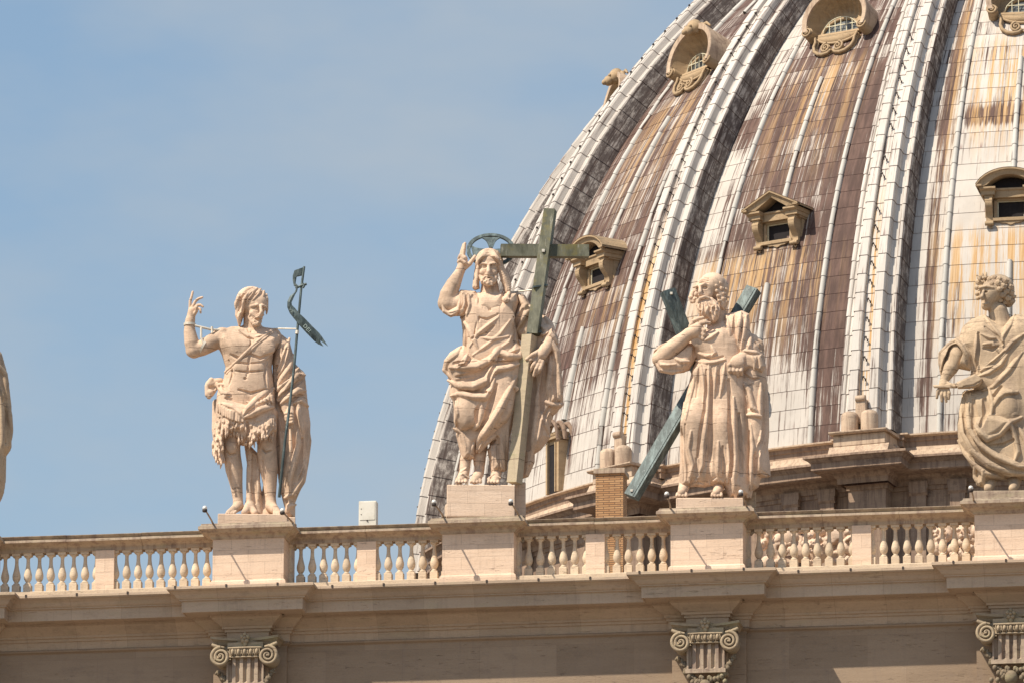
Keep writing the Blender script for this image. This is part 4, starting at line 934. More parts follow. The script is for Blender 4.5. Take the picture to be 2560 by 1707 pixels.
    T.slab([(290, 735), (272, 800), (268, 860), (262, 940), (252, 1050), (252, 1110), (270, 1175), (302, 1198), (326, 1190), (322, 1060), (345, 1045), (385, 1052), (420, 1095), (470, 1085), (500, 1050), (545, 1030), (585, 1040), (612, 1020), (618, 930), (612, 830), (606, 755), (560, 770), (480, 800), (420, 800), (350, 780)], 0, 122, 110, 6)
    T.slab([(455, 960), (500, 940), (560, 920), (610, 905), (625, 1000), (585, 1040), (545, 1040), (500, 1070), (470, 1105), (450, 1040)], -50, 80, 50)
    T.chain([(275, 850, 60, 28), (272, 1000, 66, 26), (288, 1140, 66, 24)], k=20)
    rnd = random.Random(5)
    rows = [(905, 280, 430), (940, 275, 440), (975, 268, 440), (1010, 265, 430), (1045, 262, 425), (930, 500, 610), (965, 470, 612), (1000, 465, 610), (1032, 460, 600), (1062, 440, 500), (1075, 258, 320), (1110, 258, 322), (1145, 262, 322), (1172, 275, 322)]
    for v, a, b in rows:
        u = a
        while u < b:
            vv = v+rnd.uniform(-10, 10); l = rnd.uniform(28, 46); du = rnd.uniform(-9, 9); r = rnd.uniform(5, 8.5)
            y = T.surf(u, vv+5, None) if False else T.surf(u, vv+5, np.nan)
            if not np.isnan(y): T.chain([(u, vv, y+2, r), (u+du*.5, vv+l*.5, y-5, r*.95), (u+du, vv+l, y+1, r*.35)], 3)
            u += rnd.uniform(8, 13)
    # jagged upper fringe and rolled waist
    for i in range(13):
        f = i/12; u = 285+145*f; v = 880+55*math.sin(f*1.6); y = T.surf(u, v, -100); T.chain([(u, v-22, y-2, 12), (u-3, v+18, y-8, 6)], 4)
    for i in range(9):
        f = i/8; u = 440+150*f; v = 905-85*f; y = T.surf(u, v, -100); T.chain([(u, v-15, y-8, 12), (u+4, v+22, y-10, 6)], 4)
    T.ridge([(430, 930, 14), (470, 912, 22), (530, 880, 22), (600, 868, 16)], -.1, 6); T.ridge([(425, 920, 12), (450, 880, 18), (500, 830, 22), (560, 780, 24), (600, 760, 18)], -.1, 6)
    T.ridge([(285, 765, 16), (310, 790, 20), (350, 800, 18), (400, 775, 14), (440, 800, 12), (490, 815, 10)], -.1, 6); T.ridge([(290, 740, 12), (330, 745, 18), (365, 765, 14)], -.1, 6); T.ridge([(300, 850, 14), (360, 870, 16), (410, 905, 16), (430, 935, 10)], .1, 6)
    T.groove([(330, 820, 9), (400, 835, 13), (450, 850, 8)], .3, 6); T.groove([(460, 905, 6), (520, 860, 8), (590, 830, 6)], .3, 5); T.groove([(450, 960, 7), (455, 1040, 8), (430, 1080, 5)], .3, 5)
    T.chain([(292, 720, 20, 20), (262, 730, 15, 26), (232, 740, 10, 26)], k=8); T.chain([(270, 745, 10, 18), (235, 790, 0, 24), (228, 812, -5, 14)], k=6); T.chain([(240, 715, 0, 16), (215, 750, 0, 14), (218, 800, -5, 14)], k=6); T.ball(250, 760, -10, 20, 10, 14, 5, 'cut'); T.chain([(275, 735, -10, 10), (285, 770, -20, 8)], k=4)
    T.mesh('fur_tunic', M['statue'], t)
    # hair, strap
    Hh = Clay(*A, (350, 600), (150, 440), (-150, 130))
    Hh.ball(466, 250, 14, 88, 92, 80, 10); Hh.slab([(378, 290), (380, 240), (400, 205), (440, 182), (500, 180), (545, 200), (566, 240), (566, 300), (560, 330), (550, 330), (550, 270), (520, 245), (470, 262), (440, 285), (425, 330), (418, 360), (405, 400), (392, 400), (382, 360)], 10, 88, 60)
    Hh.ball(512, 318, -66, 62, 62, 66, 5, 'cut')
    locks = [[(470, 178, 12), (430, 200, 16), (400, 240, 18), (392, 290, 17), (388, 340, 15), (398, 395, 8)], [(480, 182, 10), (440, 220, 16), (418, 270, 15), (412, 320, 13), (420, 352, 7)], [(500, 180, 10), (465, 215, 15), (440, 250, 14), (445, 275, 9), (470, 270, 5)], [(520, 184, 10), (500, 220, 15), (478, 250, 14), (450, 268, 8)], [(540, 196, 10), (530, 230, 14), (505, 262, 10), (488, 270, 5)], [(556, 214, 9), (552, 250, 12), (556, 300, 10), (556, 332, 6)], [(400, 215, 10), (380, 270, 13), (376, 300, 10)], [(410, 300, 10), (396, 350, 12), (404, 396, 6)]]
    for P in locks: Hh.ridge(P, .25, 4, step=9)
    for P in [[(450, 195, 3), (410, 240, 6), (402, 320, 4)], [(472, 205, 3), (436, 250, 5), (425, 300, 3)], [(505, 205, 3), (470, 245, 5)], [(530, 205, 3), (510, 245, 5)]]: Hh.groove(P, .35, 3, step=9)
    Hh.mesh('hair', M['statue'], t)
    Q = Clay(*A, (440, 560), (330, 420), (-150, 60)); Q.chain([(462, 352, -62, 15), (478, 378, -72, 16), (502, 388, -84, 15), (520, 376, -82, 10)], k=6); Q.chain([(498, 352, -100, 6), (512, 346, -104, 6), (530, 352, -94, 5)], k=4)
    rnd = random.Random(2)
    for i in range(34):
        u = rnd.uniform(455, 525); v = rnd.uniform(340, 398); y = Q.surf(u, v, np.nan)
        if not np.isnan(y): Q.ball(u, v, y, 6, 5, 7, 2)
    Q.mesh('beard', M['statue'], t)
    st = Clay(*A, (310, 600), (420, 690), (-150, 60)); ys = lambda u, v: B.surf(u, v, -60)
    P = [(322, 668), (352, 640), (390, 602), (430, 562), (470, 520), (510, 485), (540, 462), (568, 440), (590, 425)]; st.chain([(u, v, ys(u, v)-3, 9) for u, v in P], k=3, fy=1.2); st.chain([(u+9, v+9, ys(u+9, v+9)-2, 6) for u, v in P], k=2)
    st.mesh('shoulder_strap', M['statue'], t)
    plinth(t, k, 520, 1490, (288, 688, 1484, 1548, -105, 110))
    plinth(t, k, 520, 1490, (560, 735, 1500, 1548, -30, 150), 'rear_plinth')
    # metal ties of the raised arm
    w = lambda u, v, y: tuple(B.W(u, v, y)/k)
    def band(c, r, ax, name='arm_tie'):
        b = MB(); a = Vector(ax).normalized(); e = a.orthogonal().normalized(); f = a.cross(e); c = Vector(w(*c)); n = 24
        b.grid([[tuple(c+a*h/k+(e*math.cos(i*2*math.pi/n)+f*math.sin(i*2*math.pi/n))*rr/k) for i in range(n)] for h, rr in ((-7, r), (-7, r+3), (7, r+3), (7, r))], close=True); return b.build(name, M['strap'], t)
    band((111, 396, -24), 32, (0, 0, 1)); band((190, 527, -8), 50, (1, 0, -.5)); band((262, 490, 2), 52, (1, 0, -.5))
    b = MB(); b.tube([w(140, 402, -40), w(240, 425, -40), w(300, 428, -20)], .03, 8); b.tube([w(178, 408, -40), w(178, 470, -50), w(192, 500, -50)], .028, 8); b.tube([w(240, 408, -40), w(242, 445, -45)], .028, 8); b.build('support_rod', M['strap'], t)
    b = MB(); b.tube([w(560, 416, 20), w(640, 414, -40), w(735, 415, -70)], .018, 6); b.build('staff_tie', M['strap'], t)
    # staff with scroll
    s = empty('cross_staff', tuple(t.location), t.rotation_euler.z, label='thin dark bronze staff with a twisted lettered ribbon, held upright against the sky', cat='staff')
    b = MB(); b.tube([w(771, 52, -70), w(755, 180, -70), w(735, 420, -74), (w(718, 640, -85)), w(690, 900, -100), w(668, 1080, -96), w(640, 1388, -60)], [.030, .032, .034, .034, .034, .036, .04], 10); b.build('pole', M['bronze_dark'], s)
    b = MB(); b.tube([w(722, 178, -66), w(750, 166, -74), w(785, 154, -84)], .034, 8); b.tube([w(764, 152, -80), w(772, 166, -84), w(764, 178, -82)], .03, 7); b.build('cross_bar', M['bronze_dark'], s)
    b = MB(); b.tube([w(735, 425, -78), w(732, 445, -78)], .045, 10); b.build('collar', M['strap'], s)
    b = MB(); rib_ = [((715, 75), (770, 55)), ((705, 105), (760, 105)), ((705, 130), (728, 112)), ((712, 165), (722, 150)), ((728, 172), (738, 165)), ((716, 205), (732, 195)), ((690, 225), (718, 220)), ((675, 258), (700, 262)), ((675, 290), (702, 278)), ((690, 325), (724, 300)), ((712, 352), (745, 325)), ((745, 392), (775, 352)), ((790, 440), (822, 400)), ((832, 482), (862, 438)), ((858, 502), (880, 462))]
    ydep = [-70, -66, -62, -66, -76, -86, -92, -92, -90, -88, -92, -88, -80, -74, -72]
    rows = [[w(*a, y+2), w((a[0]+c_[0])/2, (a[1]+c_[1])/2, y-4), w(*c_, y)] for (a, c_), y in zip(rib_, ydep)]; back = [[(x, yy+.02, z) for x, yy, z in r] for r in rows]
    b.grid([r+bk[::-1] for r, bk in zip(rows, back)], close=True)
    for T_ in ([(858, 502), (868, 485), (888, 515)], [(870, 482), (880, 462), (915, 515)]): b.add([w(*p, -73) for p in T_]+[w(*p, -68) for p in T_], [(0, 1, 2), (5, 4, 3), (0, 1, 4, 3), (1, 2, 5, 4), (2, 0, 3, 5)])
    rb = b.build('ribbon', M['bronze_dark'], s)
    def txt(body, p, q, size, y0):
        a = Vector(w(*p, y0)); d = Vector(w(*q, y0+8))-a; cu = bpy.data.curves.new('lettering', 'FONT'); cu.body = body; cu.size = size; cu.extrude = .004; cu.align_x = 'LEFT'; cu.align_y = 'CENTER'; cu.space_character = 1.15
        o = bpy.data.objects.new('lettering', cu); X = d.normalized(); Yv = (Vector((0, -SE*0, 1))-X*X.z).normalized(); Yv = Vector((0, 1, 0)).cross(X); Yv = -Yv if Yv.z < 0 else Yv; Z = X.cross(Yv)
        o.matrix_local = Matrix((( X.x, Yv.x, Z.x, a.x), (X.y, Yv.y, Z.y, a.y), (X.z, Yv.z, Z.z, a.z), (0, 0, 0, 1))); COL.objects.link(o)
        dg = bpy.context.evaluated_depsgraph_get(); me = bpy.data.meshes.new_from_object(o.evaluated_get(dg)); ml = o.matrix_local.copy(); bpy.data.objects.remove(o)
        me.materials.clear(); me.materials.append(M['lettergreen']); o2 = bpy.data.objects.new('lettering', me); COL.objects.link(o2); o2.parent = rb; o2.matrix_local = ml
    M['lettergreen'] = plain('pale_verdigris', (.45, .55, .52), (.35, .45, .42), .7)
    txt('DEI.', (772, 392), (850, 478), .135, -98); txt('VS', (688, 298), (725, 338), .10, -103)
    return t
john()
# ------------------------------------------------------------------ haloed figure with a tall cross (centre)
def haloed():
    t, kp = statue_root('statue', 1060+290/1.911, 500+1352/1.911, .25, 'pale stone robed figure with long hair and a metal halo, hand raised in blessing')
    k = kp*1.911; A = (290, 1352, k); w = lambda u, v, y: np.array(((u-290)/k, y/k, ((1352-v)+y*SE)/CE/k))
    B = Clay(*A, (50, 610), (185, 1375), (-170, 120))
    # neck, head
    B.chain([(312, 470, 0, 52), (310, 400, -4, 40)], k=14); B.slab([(250, 440), (370, 440), (400, 520), (320, 560), (230, 520)], -25, 60, 50)
    B.ball(306, 292, 0, 60, 72, 68, 10); B.ball(304, 320, -22, 50, 52, 66, 14); B.ball(304, 372, -30, 36, 42, 34, 14)
    B.chain([(303, 306, -72, 6), (303, 340, -88, 10), (303, 350, -84, 11)], k=6); B.chain([(292, 352, -78, 7), (315, 352, -78, 7)], k=4)
    for s in (-1, 1):
        B.chain([(303+s*9, 302, -74, 5), (303+s*28, 299, -70, 6), (303+s*42, 306, -56, 5)], k=6); B.ball(303+s*21, 314, -70, 14, 9, 8, 5, 'cut'); B.ball(303+s*21, 314, -62, 11, 8, 6.5, 3)
        B.ball(303+s*28, 342, -54, 15, 14, 15, 12)
    B.ball(303, 376, -78, 17, 9, 4.5, 3); B.ball(303, 370, -82, 15, 7, 2.2, 2, 'cut')
    # raised arm and hand
    B.chain([(190, 480, -10, 48), (140, 500, -16, 46), (105, 492, -20, 42)], k=12); B.chain([(104, 490, -20, 42), (112, 450, -24, 42), (135, 400, -30, 36), (158, 355, -34, 26), (170, 330, -36, 21)], k=10)
    B.chain([(170, 330, -36, 21), (180, 300, -38, 24), (182, 278, -38, 21)], k=8)
    B.chain([(180, 270, -42, 9.5), (185, 238, -44, 9), (190, 203, -44, 7)], k=3); B.chain([(170, 274, -40, 9.5), (176, 240, -38, 9), (184, 208, -38, 7)], k=3)
    B.chain([(162, 276, -42, 9), (168, 262, -58, 9), (184, 276, -66, 8), (192, 290, -60, 7)], k=3); B.chain([(160, 292, -42, 9), (172, 282, -62, 8.5), (190, 296, -66, 8), (198, 304, -58, 7)], k=3)
    B.chain([(192, 318, -40, 12), (214, 300, -48, 11), (226, 282, -50, 9), (238, 264, -50, 7)], k=5)
    # hand on the cross
    B.chain([(608, 640, -20, 36), (596, 680, -40, 34), (575, 712, -56, 28), (556, 738, -66, 29)], k=10)
    for i, (a, b, c) in enumerate((((530, 738), (508, 762), (492, 784)), ((540, 754), (520, 786), (506, 812)), ((552, 766), (534, 802), (522, 836)), ((564, 770), (552, 806), (540, 830)))): B.chain([(*a, -80, 11), (*b, -92, 10), (*c, -78, 7)], k=3)
    B.chain([(545, 724, -72, 14), (515, 738, -96, 11), (488, 758, -92, 8)], k=4)
    # feet
    for u in (185, 255, 338):
        y0 = -10 if u != 255 else 10
        B.chain([(u+12, 1240, y0, 26), (u+8, 1300, y0-4, 24), (u-4 if u < 300 else u, 1328, y0-40, 24), (u-14 if u < 300 else u, 1340, y0-72, 17)], k=10)
        for i in range(4): B.chain([(u-26+i*13, 1336, y0-66, 8.5), (u-30+i*15, 1346, y0-88, 7.5)], k=3)
    B.chain([(196, 1130, 0, 40), (205, 1220, 0, 30)], k=8); B.chain([(268, 1180, 5, 36), (262, 1250, 5, 27)], k=8); B.chain([(345, 1130, 0, 38), (350, 1240, 0, 28)], k=8)
    for u in (188, 338): B.ridge([(u-32, 1330, 5), (u-4, 1308, 5), (u+26, 1326, 5)], .2, 3); B.ridge([(u-12, 1300, 5), (u+12, 1280, 5)], .2, 3)
    B.mesh('body', M['statue'], t)
    # tunic
    C = Clay(*A, (60, 480), (415, 1300), (-160, 120))
    C.slab([(240, 432), (190, 440), (168, 470), (172, 560), (180, 620), (180, 680), (188, 800), (300, 860), (440, 830), (460, 700), (445, 640), (430, 560), (450, 480), (440, 440), (400, 430), (372, 440), (340, 470), (310, 480), (275, 462)], 0, 82, 85)
    C.slab([(240, 432), (170, 425), (158, 440), (155, 490), (110, 520), (72, 478), (74, 510), (92, 542), (122, 556), (160, 552), (200, 562), (245, 540)], -12, 66, 45)
    C.chain([(105, 492, -24, 40), (104, 480, -60, 30)], k=6, op='cut'); C.chain([(88, 470, -16, 42), (112, 420, -20, 44)], k=5, op='cut')
    C.slab([(165, 1060), (150, 1120), (165, 1180), (182, 1240), (240, 1235), (250, 1170), (330, 1150), (300, 1190), (312, 1250), (318, 1300), (385, 1295), (395, 1200), (410, 1120), (440, 1000), (300, 980)], 0, 70, 45)
    C.lump(262, 560, 62, 18, 55, .5, 26); C.lump(372, 560, 60, 18, 55, .5, 26); C.lump(300, 720, 90, 18, 70, .5, 30)
    for P in ([(80, 485, 8), (92, 530, 10), (125, 550, 10), (158, 530, 10), (168, 480, 10), (170, 440, 9)], [(182, 440, 9), (190, 490, 11), (180, 535, 11), (160, 550, 9)], [(205, 445, 9), (212, 500, 12), (200, 550, 10)], [(172, 560, 10), (205, 600, 13), (232, 660, 14), (260, 720, 8)], [(228, 440, 6), (250, 470, 8), (246, 510, 8)]): C.ridge(P, .3, 5)
    for P in ([(178, 450, 5), (180, 500, 7), (158, 545, 5)], [(200, 450, 5), (202, 510, 7), (185, 555, 5)], [(302, 480, 5), (306, 510, 8), (312, 526, 5)], [(330, 600, 4), (290, 640, 7), (230, 660, 6)], [(420, 560, 6), (430, 620, 9), (425, 680, 6)], [(260, 560, 4), (250, 600, 6), (240, 650, 5)], [(190, 600, 6), (200, 660, 9), (190, 740, 6)], [(350, 545, 3), (300, 570, 5), (262, 562, 3)]): C.groove(P, .28, 7)
    for P in ([(316, 470, 6), (326, 505, 7), (318, 528, 6), (300, 515, 5)], [(262, 452, 6), (290, 490, 7), (300, 515, 5)], [(372, 446, 7), (345, 480, 8), (322, 500, 6)], [(350, 560, 6), (300, 600, 10), (250, 640, 9), (215, 700, 6)], [(410, 570, 6), (360, 640, 10), (300, 690, 9), (230, 740, 6)], [(425, 620, 6), (400, 680, 9), (340, 720, 7)], [(245, 540, 5), (255, 590, 8), (245, 650, 7)], [(260, 655, 7), (320, 665, 9), (400, 650, 8)]): C.ridge(P, .45, 7)
    for P in ([(180, 1100, 7), (200, 1180, 9), (205, 1230, 5)], [(320, 1170, 7), (330, 1230, 9), (335, 1290, 6)], [(365, 1120, 8), (372, 1200, 10), (385, 1290, 8)], [(240, 1150, 8), (225, 1200, 9), (215, 1235, 6)], [(400, 1080, 8), (395, 1180, 10), (392, 1290, 7)]): C.ridge(P, .4, 6)
    C.groove([(350, 1130, 5), (352, 1220, 7), (362, 1290, 5)], .3, 5)
    C.mesh('tunic', M['statue'], t)
    # cloak round hips and hanging on the right
    K = Clay(*A, (75, 690), (420, 1330), (-190, 170))
    K.slab([(188, 690), (160, 700), (120, 725), (92, 765), (92, 800), (112, 850), (122, 880), (118, 930), (135, 960), (140, 1000), (140, 1060), (160, 1110), (200, 1118), (225, 1105), (250, 1140), (245, 1195), (262, 1210), (300, 1170), (350, 1120), (410, 1065), (440, 1000), (455, 900), (470, 800), (470, 700), (440, 668), (380, 690), (300, 730), (230, 720)], -6, 98, 75)
    K.lump(200, 1010, 55, 30, 72, .3, 26); K.lump(370, 960, 50, 22, 90, .4, 30)
    K.slab([(430, 430), (480, 450), (510, 500), (560, 545), (610, 590), (640, 660), (650, 720), (655, 800), (662, 880), (668, 975), (640, 1005), (615, 1030), (602, 1080), (605, 1130), (560, 1190), (530, 1210), (530, 1250), (500, 1320), (470, 1330), (470, 1000), (480, 800), (470, 680), (430, 640), (420, 560), (440, 500)], 45, 80, 60)
    K.slab([(545, 590), (600, 590), (640, 650), (650, 740), (655, 860), (662, 960), (600, 970), (585, 900), (590, 800), (600, 720), (560, 680)], 0, 55, 35)
    rd = [[(465, 700, 14), (450, 745, 20), (400, 742, 22), (352, 728, 20), (310, 765, 22), (250, 795, 22), (180, 800, 20), (120, 800, 14)], [(440, 672, 18), (390, 690, 22), (345, 722, 20), (310, 770, 14)], [(345, 745, 10), (332, 800, 18), (300, 860, 22), (230, 892, 24), (160, 885, 20), (112, 860, 12)], [(452, 780, 12), (400, 800, 16), (350, 806, 16), (325, 830, 12)], [(335, 850, 12), (320, 900, 16), (290, 940, 20), (230, 940, 18), (170, 925, 16), (125, 935, 12)], [(172, 700, 10), (150, 740, 18), (110, 770, 18), (98, 810, 14), (130, 850, 12)], [(205, 735, 10), (190, 770, 14), (160, 800, 14)], [(265, 960, 12), (272, 1020, 18), (262, 1075, 18), (222, 1105, 14)], [(440, 840, 12), (400, 920, 16), (360, 1000, 20), (310, 1080, 22), (262, 1150, 20), (250, 1200, 12)], [(140, 1090, 10), (180, 1112, 14), (220, 1102, 12)], [(425, 1050, 12), (370, 1100, 16), (310, 1140, 16), (262, 1205, 10)], [(400, 870, 10), (440, 900, 12), (430, 1000, 12)], [(150, 960, 10), (160, 1020, 12), (150, 1080, 8)]]
    for P in rd: K.ridge(P, .2, 6)
    for P in [[(440, 770, 6), (380, 775, 10), (330, 780, 8), (250, 830, 10), (150, 845, 7)], [(300, 815, 7), (240, 850, 11), (150, 862, 6)], [(350, 760, 5), (315, 830, 9), (300, 880, 6)], [(310, 920, 5), (260, 915, 9), (160, 908, 6)], [(345, 880, 6), (320, 960, 12), (292, 1050, 12), (240, 1130, 8)], [(268, 965, 6), (250, 1010, 10), (250, 1060, 7)], [(140, 780, 7), (180, 770, 8)], [(400, 720, 5), (430, 730, 8), (455, 715, 5)], [(455, 820, 6), (440, 960, 9), (400, 1060, 6)], [(230, 740, 6), (200, 790, 8), (150, 790, 5)]]: K.groove(P, .3, 5)
    rd = [[(450, 450, 12), (480, 500, 16), (450, 560, 18), (430, 600, 14)], [(510, 500, 14), (470, 560, 18), (440, 620, 16)], [(560, 545, 12), (600, 590, 16), (620, 640, 14)], [(560, 640, 14), (600, 640, 18), (632, 680, 14)], [(560, 672, 12), (600, 668, 16), (630, 720, 16), (640, 800, 12)], [(600, 740, 12), (602, 820, 16), (595, 900, 16), (600, 960, 12)], [(640, 780, 12), (645, 880, 16), (655, 970, 12)], [(575, 960, 10), (610, 975, 14), (650, 975, 12)], [(560, 1020, 14), (575, 1060, 16), (595, 1110, 14)], [(600, 1010, 10), (560, 1050, 12), (545, 1130, 14), (520, 1190, 12)], [(540, 860, 12), (540, 1000, 16), (520, 1150, 16), (505, 1260, 14)]]
    for P in rd: K.ridge(P, .2, 6)
    for P in [[(470, 520, 6), (445, 580, 10), (425, 640, 7)], [(575, 780, 8), (570, 900, 14), (560, 1000, 10)], [(622, 760, 5), (622, 860, 9), (630, 960, 6)], [(520, 850, 12), (515, 1000, 16), (500, 1180, 14)], [(600, 985, 5), (580, 1020, 9), (565, 1080, 7)], [(610, 610, 4), (580, 650, 7)], [(490, 560, 6), (460, 620, 8)]]: K.groove(P, .3, 5)
    K.slab([(500, 735), (560, 800), (560, 860), (530, 950), (500, 1050), (480, 1000), (500, 850)], -70, 40, 20, op='cut')
    K.mesh('cloak', M['statue'], t)
    # hair in long twisted locks
    Hh = Clay(*A, (215, 425), (215, 510), (-120, 110))
    Hh.ball(306, 290, 10, 66, 76, 66, 8); Hh.slab([(305, 228), (350, 238), (372, 275), (380, 320), (402, 380), (412, 430), (400, 455), (380, 440), (372, 400), (360, 380), (355, 300), (306, 262), (262, 300), (258, 360), (262, 420), (240, 428), (228, 420), (238, 360), (240, 290), (262, 245)], 0, 62, 40)
    Hh.ball(305, 330, -72, 46, 46, 62, 4, 'cut'); Hh.slab([(262, 300), (356, 300), (352, 400), (350, 440), (270, 440), (262, 400)], -70, 52, 20, op='cut')
    def twist(P):
        m = 0
        for (u, v, y, r), (u2, v2, y2, r2) in zip(P[:-1], P[1:]):
            n = max(1, int(math.hypot(u2-u, v2-v)/9))
            for i in range(n):
                f = i/n; uu, vv, yy, rr = lerp(u, u2, f), lerp(v, v2, f), lerp(y, y2, f), lerp(r, r2, f); s = 1 if m % 2 else -1
                Hh.chain([(uu-rr*.75, vv+rr*.45, yy, rr*.42), (uu, vv, yy-rr*.55, rr*.55), (uu+rr*.75, vv-rr*.45, yy, rr*.42)], 2); m += 1
    twist([(262, 285, -40, 13), (252, 330, -36, 15), (248, 370, -34, 16), (240, 415, -30, 13)])
    twist([(352, 290, -44, 13), (366, 330, -38, 15), (382, 370, -34, 17), (396, 405, -30, 16), (402, 436, -36, 12)])
    for s in (-1, 1):
        for q in range(5):
            P = [(305+s*3, 232+q*8, 10), (305+s*(20+q*3), 240+q*6, 9), (305+s*(36+q*3), 262+q*5, 8), (305+s*(46+q*2), 292+q*3, 7)]; Hh.ridge(P, .45, 3, step=8)
    for s in (-1, 1): Hh.chain([(305, 258, -66, 6), (305+s*24, 268, -64, 9), (305+s*42, 290, -52, 9), (305+s*49, 315, -44, 8)], 4)
    curl(Hh, 387, 474, -74, 19, k=2); Hh.ball(387, 474, -62, 20, 16, 20, 5); curl(Hh, 387, 474, -84, 17, k=2); Hh.chain([(402, 440, -38, 10), (398, 455, -60, 9)], 4)
    Hh.mesh('hair', M['statue'], t)
    Q = Clay(*A, (250, 360), (340, 430), (-130, 20)); Q.chain([(268, 360, -48, 12), (280, 385, -62, 15), (303, 396, -74, 15), (326, 385, -62, 15), (340, 360, -48, 12)], 8); Q.chain([(276, 374, -74, 5), (288, 362, -82, 5), (303, 362, -84, 5), (318, 362, -82, 5), (330, 374, -74, 5)], 4)
    rnd = random.Random(4)
    for i in range(30):
        u = rnd.uniform(268, 325); v = rnd.uniform(368, 408); y = Q.surf(u, v, np.nan)
        if not np.isnan(y): Q.ball(u, v, y, 5, 4, 6, 2)
    Q.mesh('beard', M['statue'], t)
    # halo
    R_ = 114/k; ta = rad(33); c0 = w(315, 246, 25); e1 = np.array((1, 0, 0.)); e2 = np.array((0, math.sin(ta), math.cos(ta))); nn = np.cross(e1, e2); c0 = c0 + e2*(0.10)
    h = empty('halo', tuple(c0), parent=t); b = MB(); n = 56; T_ = .018
    def pt(r, a, d): return tuple(e1*r*math.cos(a)+e2*r*math.sin(a)+nn*d)
    b.grid([[pt(r, i*2*math.pi/n, d) for i in range(n)] for r, d in ((R_*.87, -T_*1.3), (R_*1.03, -T_*1.3), (R_*1.03, T_*1.3), (R_*.87, T_*1.3), (R_*.87, -T_*1.3))], close=True); b.build('ring', M['bronze_dark'], h)
    for ac in (90, 188, -8):
        b = MB(); rows = []
        for i in range(9):
            f = i/8; r = R_*(.15+.77*f); hw = rad(10+20*f**2)*1.0/(1) * (1.0 if f > 0 else 1); hw = hw+rad(16)*(1-f)**2; rows.append([pt(r, rad(ac)-hw, -T_*.8), pt(r, rad(ac)+hw, -T_*.8), pt(r, rad(ac)+hw, T_*.8), pt(r, rad(ac)-hw, T_*.8)])
        b.grid(rows, close=True); b.build('ray', M['bronze_dark'], h)
    # plinth
    plinth(t, k, 290, 1352, (110, 434, 1358, 1512, -100, 120))
    bb = MB(); z = lambda v, y: ((1352-v)+y*SE)/CE/k; bb.box((434-290)/k+.003, (486-290)/k, -.02, .75, z(1512, 0), z(1345, 0), .02); bb.build('rear_plinth', M['pedestal'], t)
    # the cross
    s = empty('tall_cross', tuple(t.location), t.rotation_euler.z, label='tall green bronze cross with a pale stone lower shaft held by the haloed figure', cat='cross')
    b = MB(); b.bar(w(600, 38, -30), w(518, 640, -58), 54/k, 48/k, (-.25, -1, 0)); b.build('upright', M['bronze'], s)
    b = MB(); b.bar(w(362, 238, -42), w(785, 238, -10), 60/k, 44/k, (0, -1, 0)); b.build('cross_beam', M['bronze'], s)
    b = MB(); a_, c_ = w(566, 235, -62), w(566, 236, -62); b.box(-.035, .035, -.02, .02, -.035, .035); o = b.build('rivet', M['box'], s); o.location = tuple(w(566, 236, -68))
    for v, u in ((412, 549), (636, 519)):
        b = MB(); b.bar(w(u-34, v+6, -50), w(u+36, v-4, -40), 8/k, 60/k, (0, -1, 0)); b.build('clamp', M['bronze_dark'], s)
    b = MB(); b.bar(w(502, 645, -60), w(432, 1350, -50), 54/k, 56/k, (-.6, -1, 0)); b.build('stone_shaft', M['shaft'], s)
    b = MB(); b.tube([w(415, 436, 20), w(520, 425, -30)], .02, 6); b.build('tie_rod', M['strap'], t)
haloed()
